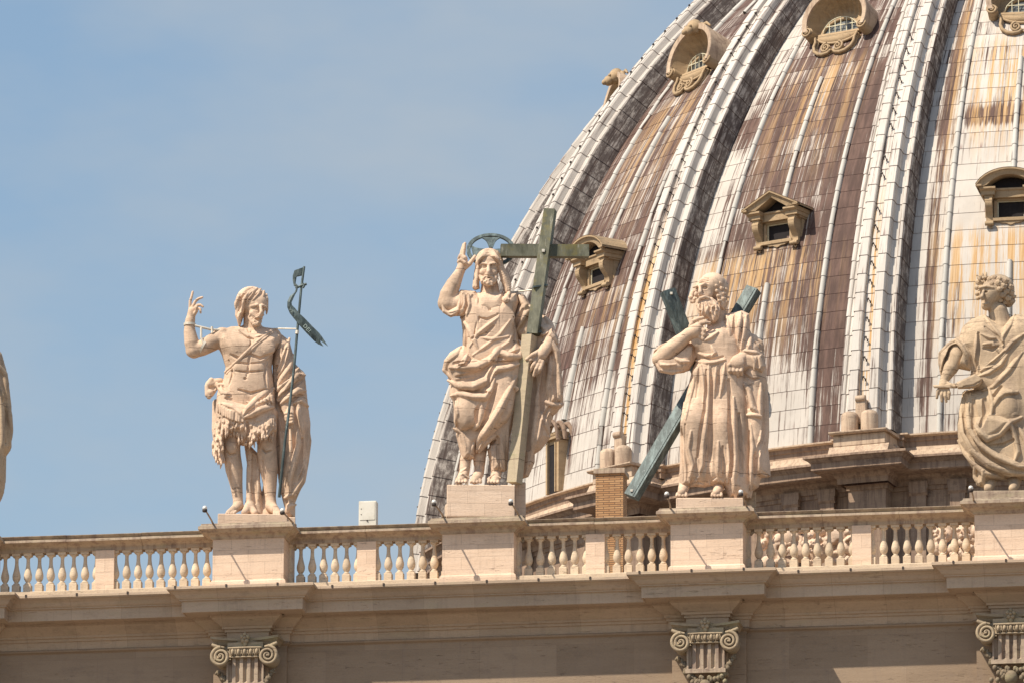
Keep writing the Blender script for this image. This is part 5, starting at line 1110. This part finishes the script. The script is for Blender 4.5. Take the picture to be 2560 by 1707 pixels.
# ------------------------------------------------------------------ bearded old man with a diagonal cross
def andrew():
    t, kp = statue_root('statue', 1540+560/2.341, 650+1390/2.341, .15, 'pale stone bald old man with a long curly beard, hand at his chin')
    k = kp*2.341; A = (560, 1390, k); w = lambda u, v, y: np.array(((u-560)/k, y/k, ((1390-v)+y*SE)/CE/k))
    B = Clay(*A, (200, 870), (50, 1410), (-210, 130))
    B.chain([(600, 380, 10, 66), (590, 290, 4, 56)], k=14)
    # head: three-quarter to the left, slightly raised
    B.ball(568, 150, 8, 84, 92, 84, 10, rot=-10); B.ball(520, 168, -44, 56, 50, 66, 20, rot=-8); B.ball(520, 225, -50, 42, 40, 40, 20)
    B.chain([(494, 152, -88, 8), (494, 186, -112, 12), (500, 200, -106, 12)], k=7); B.chain([(488, 203, -98, 8), (514, 202, -98, 9)], k=4)
    B.chain([(456, 155, -72, 7), (474, 150, -88, 8)], k=6); B.chain([(498, 146, -92, 8), (520, 136, -92, 9), (548, 146, -78, 7)], k=6)
    B.ball(473, 171, -82, 11, 9, 9, 5, 'cut'); B.ball(523, 160, -86, 15, 10, 10, 5, 'cut'); B.ball(474, 171, -76, 8, 7, 7, 3); B.ball(522, 161, -80, 11, 9, 8, 3); B.ball(522, 161, -89, 3.5, 3, 3.5, 1, 'cut')
    B.ball(545, 196, -66, 20, 18, 20, 14); B.ball(470, 198, -74, 12, 12, 16, 10)
    for v in (104, 118, 131): B.groove([(478, v+4, 2.5), (510, v-4, 4), (545, v+2, 2.5)], .25, 4)
    # forearm and hand at the beard
    B.chain([(262, 575, -30, 50), (300, 540, -50, 52), (370, 480, -78, 44), (428, 432, -98, 34)], k=14); B.chain([(428, 432, -98, 34), (462, 418, -106, 42), (480, 402, -106, 36)], k=12)
    B.chain([(470, 385, -112, 16), (498, 372, -122, 14), (522, 366, -126, 12), (550, 366, -118, 9)], k=4); B.chain([(440, 385, -106, 15), (452, 358, -110, 13), (480, 344, -116, 12), (512, 336, -112, 10)], k=4)
    B.chain([(500, 405, -118, 14), (518, 412, -128, 13), (512, 428, -124, 11)], k=4); B.chain([(498, 428, -116, 14), (516, 436, -126, 12), (510, 450, -120, 10)], k=4); B.chain([(490, 448, -112, 13), (512, 460, -120, 12), (518, 474, -112, 10)], k=4)
    # lower hand, fingers hanging
    B.chain([(760, 560, -60, 34), (735, 575, -84, 36), (712, 592, -100, 40)], k=12); B.lump(710, 600, 44, 22, 36, .4, 12)
    for i in range(4): u = 668+i*22; B.chain([(u+4, 620, -122, 13), (u, 646, -132, 12), (u+4, 672-abs(i-2)*6, -112, 10)], k=3)
    B.chain([(690, 590, -120, 14), (664, 615, -130, 13), (660, 645, -122, 10)], k=4)
    B.chain([(760, 560, -60, 34), (800, 470, 0, 40), (640, 430, 20, 50), (600, 700, 20, 70), (590, 1000, 20, 50), (610, 1300, 0, 36)], k=10); B.chain([(600, 800, 20, 60), (450, 1000, 10, 50), (405, 1300, 0, 36)], k=10); B.chain([(600, 420, 10, 50), (470, 500, 20, 46), (262, 575, -30, 46)], k=10)
    # feet
    for u, y0 in ((385, -50), (590, -60)):
        B.chain([(u+20, 1300, 0, 36), (u+8, 1340, y0, 30), (u-4, 1362, y0-40, 22)], k=10)
        for i in range(4): B.chain([(u-24+i*16, 1366, y0-34, 11), (u-28+i*18, 1378, y0-56, 9)], k=3)
    B.mesh('body', M['statue'], t)
    # robe
    C = Clay(*A, (350, 930), (300, 1400), (-200, 190))
    C.slab([(520, 395), (450, 430), (440, 480), (450, 540), (470, 580), (445, 640), (415, 760), (395, 850), (378, 950), (378, 1060), (372, 1200), (366, 1330), (420, 1330), (445, 1322), (520, 1330), (560, 1320), (630, 1325), (660, 1392), (740, 1392), (790, 1380), (800, 1200), (800, 1000), (790, 800), (760, 600), (740, 450), (690, 370), (620, 340), (560, 372)], 0, 118, 110)
    C.lump(450, 960, 62, 40, 120, .35, 30); C.lump(625, 960, 60, 42, 110, .35, 30); C.lump(440, 1130, 44, 24, 110, .4, 24); C.lump(610, 1130, 46, 22, 110, .4, 24)
    C.lump(520, 470, 80, 18, 50, .4, 24); C.lump(560, 660, 110, 22, 60, .5, 30)
    rd = [[(470, 585, 12), (520, 600, 14), (580, 596, 14), (640, 580, 12)], [(500, 610, 7), (512, 700, 11), (520, 800, 12), (512, 900, 10)], [(545, 610, 7), (545, 700, 11), (538, 850, 13), (528, 960, 16), (510, 1080, 18), (505, 1200, 18), (470, 1290, 16)], [(590, 610, 7), (582, 700, 11), (575, 800, 10)], [(640, 600, 8), (628, 690, 12), (610, 800, 9)], [(470, 650, 7), (455, 740, 11), (430, 830, 10), (410, 930, 9)], [(400, 830, 9), (388, 950, 11), (386, 1100, 12), (392, 1250, 12), (400, 1325, 10)], [(440, 1000, 14), (425, 1100, 10), (450, 1200, 12), (430, 1300, 10)], [(600, 1060, 12), (596, 1180, 16), (600, 1290, 14)], [(690, 800, 12), (690, 900, 16), (692, 1000, 16), (700, 1150, 18), (690, 1280, 20), (700, 1385, 20)], [(655, 1080, 10), (665, 1200, 14), (652, 1300, 14)], [(535, 1090, 9), (545, 1200, 12), (548, 1310, 10)], [(430, 1322, 12), (470, 1300, 16), (510, 1312, 12)], [(570, 1290, 10), (600, 1272, 13), (632, 1300, 10)], [(560, 500, 9), (580, 540, 12), (560, 560, 8)], [(600, 420, 10), (560, 450, 14), (520, 470, 12)], [(480, 540, 9), (530, 560, 12), (560, 552, 9)]]
    for P in rd: C.ridge(P, .25, 6)
    for P in [[(490, 620, 5), (480, 720, 8), (470, 800, 5)], [(530, 640, 5), (528, 760, 8), (520, 880, 9), (495, 1000, 9), (480, 1150, 7)], [(562, 620, 5), (562, 740, 8), (556, 880, 10), (556, 1050, 14), (548, 1180, 14), (540, 1300, 12)], [(610, 620, 5), (600, 720, 8)], [(660, 700, 7), (670, 840, 12), (668, 980, 14), (680, 1120, 13), (672, 1260, 12)], [(405, 960, 5), (400, 1080, 8), (420, 1200, 8), (415, 1290, 6)], [(470, 1160, 5), (480, 1260, 8)], [(625, 1090, 5), (635, 1200, 9), (630, 1280, 7)], [(500, 560, 4), (560, 580, 7), (630, 562, 5)], [(720, 900, 8), (728, 1050, 12), (735, 1250, 12)]]: C.groove(P, .3, 6)
    C.mesh('robe', M['statue'], t)
    # cloak: sleeve at the left, shoulder fold, fall at the right
    K = Clay(*A, (200, 930), (270, 1400), (-200, 190))
    K.slab([(215, 560), (222, 525), (250, 498), (300, 476), (380, 470), (470, 480), (500, 520), (470, 580), (432, 640), (400, 655), (330, 664), (270, 655), (232, 620)], -10, 76, 55)
    K.chain([(236, 548, -60, 40), (300, 520, -96, 62), (400, 450, -110, 58)], k=4, op='cut')
    K.ridge([(300, 480, 8), (262, 500, 9), (248, 530, 10), (252, 580, 12), (270, 608, 12), (300, 612, 10), (350, 606, 8)], .1, 5); K.ridge([(225, 580, 8), (262, 640, 14), (330, 652, 16), (400, 640, 12)], .2, 8); K.ridge([(330, 560, 10), (380, 590, 14), (430, 590, 12)], .3, 8)
    K.slab([(620, 350), (650, 310), (740, 292), (782, 312), (785, 400), (800, 440), (850, 480), (868, 540), (880, 620), (888, 760), (896, 900), (898, 1010), (890, 1100), (902, 1200), (905, 1268), (850, 1275), (832, 1330), (800, 1350), (790, 1395), (740, 1395), (730, 1200), (735, 1000), (720, 850), (700, 720), (720, 640), (700, 560), (650, 540), (600, 500), (600, 420)], 18, 112, 90)
    K.slab([(680, 540), (700, 560), (760, 530), (860, 545), (880, 620), (860, 660), (780, 640), (740, 660), (690, 640)], -40, 66, 35)
    rd = [[(650, 320, 12), (660, 400, 16), (672, 470, 14)], [(735, 300, 12), (722, 380, 14), (718, 470, 12)], [(765, 325, 16), (752, 400, 18), (738, 480, 16), (735, 535, 12)], [(790, 440, 14), (780, 500, 16), (770, 530, 10)], [(800, 445, 10), (850, 480, 14), (866, 530, 12)], [(610, 480, 10), (660, 545, 14), (700, 560, 12)], [(700, 560, 12), (760, 530, 14), (820, 540, 14), (866, 560, 12)], [(690, 670, 12), (712, 730, 16), (740, 770, 18), (742, 880, 16), (752, 1000, 18), (758, 1150, 20), (762, 1300, 20), (770, 1385, 16)], [(730, 690, 10), (780, 760, 16), (800, 860, 18), (850, 910, 12)], [(800, 560, 9), (815, 600, 10), (810, 640, 8)], [(850, 720, 12), (842, 830, 16), (846, 920, 14)], [(880, 700, 10), (884, 850, 12), (886, 1000, 12), (872, 1120, 12)], [(760, 905, 14), (810, 905, 16), (852, 912, 12)], [(790, 960, 10), (800, 1100, 16), (790, 1250, 16), (790, 1340, 12)], [(850, 1000, 10), (832, 1120, 14), (842, 1240, 14), (880, 1262, 12)], [(700, 760, 9), (704, 900, 12), (706, 1100, 14)]]
    for P in rd: K.ridge(P, .2, 6)
    for P in [[(700, 310, 6), (695, 400, 11), (700, 520, 8)], [(745, 330, 4), (735, 420, 8), (728, 510, 5)], [(720, 720, 6), (722, 860, 10), (728, 1050, 12), (735, 1250, 12)], [(770, 800, 6), (780, 860, 9)], [(830, 560, 4), (835, 620, 7)], [(870, 760, 5), (866, 900, 8), (862, 1040, 12), (820, 1150, 14), (812, 1260, 10)], [(780, 1000, 5), (776, 1150, 9), (778, 1300, 7)], [(740, 660, 5), (800, 700, 9), (850, 690, 6)], [(820, 480, 8), (850, 520, 8)]]: K.groove(P, .3, 5)
    K.slab([(450, 500), (520, 480), (490, 590), (440, 650)], -90, 40, 20, op='cut')
    K.mesh('cloak', M['statue'], t)
    # hair and beard
    Hh = Clay(*A, (415, 690), (55, 385), (-150, 110)); Hh.ball(580, 165, 18, 84, 88, 88, 8); Hh.slab([(560, 80), (610, 100), (640, 150), (650, 210), (660, 250), (640, 300), (600, 290), (580, 240), (570, 180), (556, 120)], 10, 80, 40); Hh.ball(508, 160, -70, 66, 66, 100, 6, 'cut'); Hh.ball(530, 105, -40, 58, 70, 56, 8, 'cut')
    Hh.chain([(452, 185, -40, 14), (440, 215, -44, 16), (448, 238, -46, 14), (462, 225, -60, 10)], 5); curl(Hh, 442, 214, -58, 15); curl(Hh, 456, 240, -56, 12)
    rnd = random.Random(8)
    for (u, v, r) in [(585, 115, 15), (610, 130, 16), (588, 145, 15), (620, 160, 16), (592, 175, 15), (632, 190, 16), (600, 205, 15), (630, 222, 16), (648, 240, 15), (606, 235, 14), (622, 262, 14), (570, 100, 12), (645, 165, 13), (655, 212, 12), (640, 275, 12)]:
        y = Hh.surf(u, v, np.nan); y = -20 if np.isnan(y) else y; curl(Hh, u, v, y-5, r, k=2)
    Hh.mesh('hair', M['statue'], t)
    Q = Clay(*A, (450, 640), (190, 385), (-170, 40))
    Q.slab([(478, 222), (520, 208), (565, 215), (600, 245), (612, 290), (606, 340), (585, 362), (560, 366), (540, 340), (520, 345), (500, 335), (482, 310), (470, 260)], -72, 48, 40); Q.chain([(484, 244, -112, 8), (494, 222, -120, 9), (520, 213, -122, 9), (545, 222, -112, 9), (556, 240, -102, 7)], 4)
    Q.ball(514, 232, -122, 12, 8, 5, 3, 'cut')
    for P in ([(490, 250, 8), (486, 280, 9), (500, 300, 9), (490, 330, 7)], [(506, 250, 7), (512, 280, 9), (505, 310, 9), (515, 340, 7)], [(528, 245, 8), (545, 270, 9), (530, 300, 10), (545, 330, 9), (560, 358, 7)], [(550, 245, 8), (568, 265, 9), (560, 295, 9), (578, 320, 9), (572, 355, 7)], [(575, 240, 9), (590, 270, 9), (582, 300, 9), (600, 330, 8)], [(522, 260, 7), (522, 290, 8), (530, 330, 7)], [(600, 260, 8), (606, 290, 8), (596, 310, 8)]): Q.ridge(P, .0, 3, step=8)
    for P in ([(499, 255, 3), (500, 290, 5), (496, 325, 4)], [(520, 250, 3), (518, 300, 5), (524, 335, 4)], [(540, 250, 3), (552, 290, 6), (552, 325, 5)], [(564, 255, 3), (572, 290, 6), (580, 330, 5)]): Q.groove(P, .5, 2, step=8)
    for u, v in ((570, 270), (590, 290), (552, 300), (500, 290)): curl(Q, u, v, Q.surf(u, v, -100)-3, 10, k=2)
    Q.mesh('beard', M['statue'], t)
    plinth(t, k, 560, 1390, (352, 745, 1388, 1456, -118, 130)); bb = MB(); z = lambda v: (1390-v)/CE/k; bb.box((746-560)/k, (820-560)/k, .1, .7, z(1456), z(1345), .03); bb.build('rear_plinth', M['statue_worn'], t)
    s = empty('diagonal_cross', tuple(t.location), t.rotation_euler.z, label='dark blue green bronze X shaped cross behind the bearded old man', cat='cross')
    def beam(a, b_, wd, dp, up):
        b = MB(); b.bar(a, b_, wd, dp, up); a = np.array(a); b_ = np.array(b_); tt = (b_-a)/np.linalg.norm(b_-a); u_ = np.array(up, float); u_ = u_-tt*(u_@tt); u_ /= np.linalg.norm(u_); v_ = np.cross(tt, u_)
        o = v_*wd*.28+u_*(dp/2+.006); b.bar(a+o+tt*.03, b_+o-tt*.03, .03, .014, up)
        m = b.build('beam', M['bronze_dark'], s); q = MB(); q.box(-.03, .03, -.03, .03, -.03, .03, .005); r = q.build('bolt', M['box'], m); r.location = tuple(a+tt*.12+u_*(dp/2+.01)); return m
    beam(w(302, 172, 60), w(760, 1345, 150), 78/k, 60/k, (.45, -1, 0)); beam(w(90, 1385, 70), w(812, 162, 110), 82/k, 56/k, (-.5, -1, .3))
andrew()
# ------------------------------------------------------------------ curly haired figure at the right edge
def curly():
    t, kp = statue_root('statue', 2260+470/1.96, 640+1150/1.96, .15, 'weathered stone figure with curly wreathed hair holding an open book, cut by the right edge')
    k = kp*1.96; A = (470, 1150, k)
    B = Clay(*A, (130, 800), (60, 1160), (-190, 120))
    B.chain([(482, 340, 10, 58), (470, 270, 0, 48)], k=14); B.ball(458, 165, 6, 66, 74, 72, 10); B.ball(420, 188, -30, 40, 44, 56, 18, rot=-12); B.ball(412, 240, -34, 24, 28, 24, 14)
    B.chain([(400, 168, -66, 6), (391, 196, -84, 9), (396, 206, -78, 9)], k=6); B.chain([(376, 164, -54, 5), (398, 156, -66, 6)], k=5); B.chain([(404, 156, -68, 6), (425, 158, -62, 6)], k=5)
    B.ball(412, 174, -64, 12, 9, 7, 4, 'cut'); B.ball(384, 175, -56, 8, 8, 6, 4, 'cut'); B.ball(412, 175, -58, 8, 6, 5, 2); B.ball(405, 225, -66, 12, 8, 3.5, 2, 'cut'); B.chain([(394, 231, -64, 4), (410, 233, -66, 5), (420, 230, -60, 4)], 2)
    # arm, hand
    B.chain([(285, 440, 0, 50), (262, 490, -25, 44), (235, 545, -45, 36), (208, 592, -56, 24), (202, 606, -58, 22), (200, 630, -62, 25)], k=12)
    for i, P in enumerate(([(184, 640), (172, 655), (166, 690)], [(194, 650), (188, 675), (190, 706)], [(206, 650), (206, 680), (212, 708)], [(218, 642), (226, 668), (224, 695)])): B.chain([(*P[0], -70, 9.5), (*P[1], -76, 9), (*P[2], -70, 6.5)], k=3)
    B.chain([(214, 618, -66, 11), (236, 628, -84, 10), (254, 636, -88, 8)], k=4)
    B.chain([(482, 360, 10, 50), (300, 430, 10, 46)], k=10); B.chain([(482, 360, 10, 50), (700, 430, 0, 50)], k=10); B.chain([(482, 360, 10, 60), (500, 640, 20, 70), (560, 690, -30, 56)], k=10); B.chain([(500, 640, 20, 60), (430, 900, 20, 46), (426, 1080, -10, 34)], k=10); B.chain([(520, 860, -60, 44), (546, 1080, -10, 34)], k=10)
    # lap knee and feet
    B.chain([(560, 680, -40, 62), (530, 780, -80, 52), (520, 860, -60, 46)], k=12)
    for u in (420, 540): B.chain([(u+6, 1080, -10, 34), (u, 1120, -50, 28), (u-8, 1138, -84, 20)], k=10)
    B.chain([(700, 430, 0, 60), (740, 560, -10, 50), (680, 640, -60, 40), (640, 620, -80, 30)], k=12)
    B.mesh('body', M['statue_worn'], t)
    C = Clay(*A, (160, 830), (265, 1160), (-200, 160))
    C.slab([(402, 283), (340, 305), (296, 340), (275, 395), (262, 440), (300, 470), (335, 540), (330, 600), (345, 660), (500, 720), (660, 700), (700, 560), (740, 420), (700, 320), (600, 285), (552, 283), (490, 330)], 0, 88, 85)
    C.slab([(268, 395), (225, 425), (182, 468), (178, 520), (182, 575), (192, 588), (215, 560), (240, 540), (330, 560), (345, 480), (320, 410)], -8, 72, 45)
    C.chain([(262, 470, -50, 44), (228, 540, -66, 40), (200, 590, -60, 36)], k=4, op='cut')
    rd = [[(186, 580, 6), (180, 520, 8), (184, 470, 9), (226, 428, 10), (262, 408, 10), (290, 440, 11), (318, 490, 11), (330, 550, 10)], [(300, 430, 8), (330, 480, 10), (342, 540, 9), (340, 590, 8)], [(402, 285, 8), (430, 330, 10), (462, 370, 10), (489, 403, 10)], [(552, 285, 8), (530, 340, 11), (500, 380, 10), (489, 403, 8), (492, 460, 7)], [(365, 370, 8), (362, 430, 12), (362, 500, 12), (372, 560, 10)], [(385, 380, 7), (430, 400, 10), (470, 400, 8)], [(395, 430, 8), (440, 425, 10), (470, 470, 8)], [(380, 560, 8), (430, 530, 12), (490, 480, 12), (540, 420, 12), (600, 380, 10)], [(360, 590, 8), (420, 570, 12), (480, 530, 12), (520, 470, 10)]]
    for P in rd: C.ridge(P, .25, 6)
    for P in [[(374, 375, 5), (372, 450, 9), (360, 540, 9), (345, 600, 7)], [(405, 345, 4), (460, 390, 6), (488, 430, 5)], [(400, 540, 5), (450, 520, 9), (500, 470, 6)], [(400, 450, 6), (440, 455, 10), (470, 440, 6)]]: C.groove(P, .3, 5)
    rnd = random.Random(11)
    C.mesh('tunic', M['statue_worn'], t)
    K = Clay(*A, (250, 840), (380, 1160), (-200, 170))
    K.slab([(380, 640), (440, 560), (520, 470), (620, 400), (740, 380), (800, 500), (820, 700), (800, 900), (760, 1080), (700, 1130), (588, 1100), (500, 1090), (430, 1110), (395, 1135), (355, 1120), (345, 1050), (305, 985), (270, 910), (264, 820), (280, 720), (300, 655)], 0, 108, 95)
    K.lump(515, 740, 62, 44, 90, .3, 26); K.slab([(335, 800), (420, 760), (500, 780), (560, 800), (480, 870), (400, 915), (350, 880)], -80, 60, 40)
    rd = [[(296, 665, 10), (285, 760, 14), (295, 860, 18), (340, 950, 20), (420, 1020, 22), (520, 1060, 22), (640, 1070, 18)], [(330, 670, 9), (318, 760, 13), (325, 840, 18), (370, 920, 20), (450, 980, 22), (560, 1030, 22), (660, 1030, 16)], [(268, 900, 12), (300, 960, 14), (345, 1010, 16), (400, 1060, 18), (500, 1090, 16)], [(335, 800, 9), (365, 850, 14), (410, 895, 16), (470, 870, 16), (530, 810, 18), (580, 790, 14)], [(520, 800, 10), (545, 880, 14), (560, 960, 14), (540, 1010, 10)], [(560, 830, 10), (600, 900, 16), (620, 980, 14)], [(440, 740, 10), (470, 690, 16), (500, 670, 18), (560, 665, 18)], [(420, 640, 9), (440, 720, 12), (430, 780, 10)], [(350, 1020, 12), (352, 1080, 14), (372, 1120, 12)], [(390, 1050, 10), (392, 1100, 12), (400, 1125, 8)], [(390, 655, 9), (440, 640, 12), (520, 560, 14), (588, 470, 12)]]
    for P in rd: K.ridge(P, .2, 6)
    for P in [[(305, 680, 5), (300, 780, 9), (312, 860, 11), (370, 950, 12), (470, 1015, 12), (580, 1050, 8)], [(345, 700, 7), (350, 780, 14), (345, 840, 8)], [(400, 700, 10), (405, 770, 14), (380, 830, 8)], [(420, 930, 6), (490, 925, 10), (540, 900, 8)], [(280, 870, 5), (330, 975, 10), (420, 1050, 10), (520, 1075, 6)], [(480, 640, 8), (450, 680, 10)]]: K.groove(P, .3, 5)
    K.mesh('cloak', M['statue_worn'], t)
    Hh = Clay(*A, (330, 590), (60, 285), (-120, 120)); Hh.ball(472, 158, 18, 80, 80, 74, 8); Hh.ball(520, 205, 20, 34, 50, 44, 12); Hh.ball(404, 205, -50, 48, 60, 52, 5, 'cut')
    rnd = random.Random(6)
    for u, v, r in [(372, 120, 14), (366, 150, 12), (385, 100, 15), (410, 98, 14), (368, 178, 11), (372, 200, 10), (430, 110, 15), (455, 100, 15), (480, 108, 15), (505, 118, 15), (440, 130, 13), (470, 128, 15), (500, 140, 15), (528, 145, 15), (535, 175, 15), (510, 168, 14), (490, 185, 14), (520, 200, 15), (540, 215, 13), (500, 222, 12), (480, 210, 12), (476, 155, 13), (395, 125, 11), (545, 195, 12)]:
        y = Hh.surf(u, v, np.nan); y = -5 if np.isnan(y) else y; curl(Hh, u+rnd.uniform(-3, 3), v+rnd.uniform(-3, 3), y-4, r*1.35, k=3)
    for u, v, a in ((400, 85, -.3), (380, 92, -.7), (412, 82, .1)): Hh.chain([(u, v+18, -30, 8), (u+a*20, v-6, -30, 4)], 3)
    Hh.chain([(380, 152, -66, 6), (410, 146, -74, 7), (445, 152, -66, 7), (480, 166, -50, 6)], 3)
    Hh.mesh('hair', M['statue_worn'], t)
    s = empty('open_book', tuple(t.location), t.rotation_euler.z, label='stone book held open at the hip by the curly haired figure', cat='book')
    Bk = Clay(*A, (130, 420), (560, 680), (-160, 60), cell=.012)
    for o in (0, 1): Bk.slab([(262, 616+o*14), (352, 574+o*14), (392, 598+o*12), (375, 628+o*8), (345, 640+o*6), (270, 646+o*2)], -95+o*12, 34, 8, 3)
    Bk.groove([(268, 640, 3), (345, 630, 4), (385, 606, 3)], .4, 2); Bk.slab([(146, 628), (262, 618), (266, 644), (155, 642)], -78, 12, 5, 3); Bk.mesh('pages', M['statue_worn'], s, sm=0)
    plinth(t, k, 470, 1150, (322, 660, 1146, 1218, -110, 120), mat=M['rail'])
curly()
# ------------------------------------------------------------------ sliver of a figure at the left edge
def leftmost():
    t, kp = statue_root('statue', -131, 1312, .15, 'draped stone figure mostly cut off by the left edge, only its cloak showing')
    k = kp*2.0; A = (0, 0, k)   # drawing units: two per photo pixel, origin at the feet
    f = lambda x, y: (2*(x+131), 2*(y-1312))
    C = Clay(*A, (-330, 330), (-1180, 30), (-190, 170), cell=.02)
    C.slab([(-60, -960), (-150, -930), (-210, -800), (-230, -600), (-200, -300), (-180, 0), (180, 0), (200, -60), f(0, 1250), f(8, 1228), f(12, 1195), f(12, 1136), f(22, 1122), f(25, 1112), f(22, 1060), f(18, 1000), f(15, 950), f(8, 920), f(-4, 880), (200, -920), (60, -960)], 0, 130, 110)
    C.ball(0, -1060, 0, 70, 80, 90, 10); C.chain([(0, -940, 0, 60), (0, -1020, 0, 50)], k=14)
    for P in ([(200, -850, 14), (268, -760, 18), (290, -600, 18), (296, -420, 14)], [(180, -800, 14), (250, -650, 20), (262, -450, 18), (250, -250, 16), (235, -140, 12)], [(120, -800, 16), (190, -600, 22), (200, -300, 22), (180, -60, 18)], [(0, -800, 18), (80, -550, 24), (90, -250, 24), (60, -20, 18)], [(-120, -780, 18), (-60, -500, 24), (-80, -200, 22), (-100, -20, 18)], [(298, -600, 12), (305, -480, 14), (300, -400, 12)]): C.ridge(P, .2, 7)
    for P in ([(230, -740, 6), (275, -600, 10), (280, -420, 7)], [(150, -700, 10), (225, -500, 14), (225, -250, 10)]): C.groove(P, .3, 6)
    C.mesh('cloak', M['statue_worn'], t)
    b = MB(); b.box(-1.0, 1.0, -.5, .5, -.28, .02, .02); b.build('plinth', M['pedestal'], t)
leftmost()
# ------------------------------------------------------------------ carved fragments lying on the terrace behind the balustrade
def fragment(px, py, size, seed, curlf=False):
    p = unproj(px, py, 5.5); rnd = random.Random(seed); t = Clay(0, 0, 100.0, (-60, 60), (-60, 60), (-60, 60), cell=.022)
    for i in range(9): t.ball(rnd.uniform(-24, 24), rnd.uniform(-24, 24), rnd.uniform(-12, 12), rnd.uniform(9, 20), rnd.uniform(9, 18), rnd.uniform(9, 22), 3, rot=rnd.uniform(-60, 60))
    for i in range(6): t.lump(rnd.uniform(-20, 20), rnd.uniform(-20, 20), rnd.uniform(4, 8), 8, rnd.uniform(4, 9), .0, 3, 'cut')
    for i in range(3): curl(t, rnd.uniform(-18, 18), rnd.uniform(-18, 18), -26, 9, k=2)
    o = t.mesh('carved_fragment', M['pedestal'], None); o.location = tuple(p); o.scale = (size,)*3
    return tag(o, 'broken carved stone fragments seen between the balusters at the right', 'stone', 'carved stone fragments behind the right balusters')
for i, (px, py, s_) in enumerate([(1925, 1350, .8), (1945, 1385, .9), (1975, 1340, .7), (2000, 1370, 1.0), (2035, 1345, .8), (2042, 1392, .7), (2075, 1368, 1.0), (2125, 1350, .9), (2130, 1392, .7), (2350, 1332, .6), (2356, 1362, .55), (2410, 1335, .7), (2440, 1345, .9), (2395, 1385, .6)]): fragment(px, py, s_*1.35, 20+i)
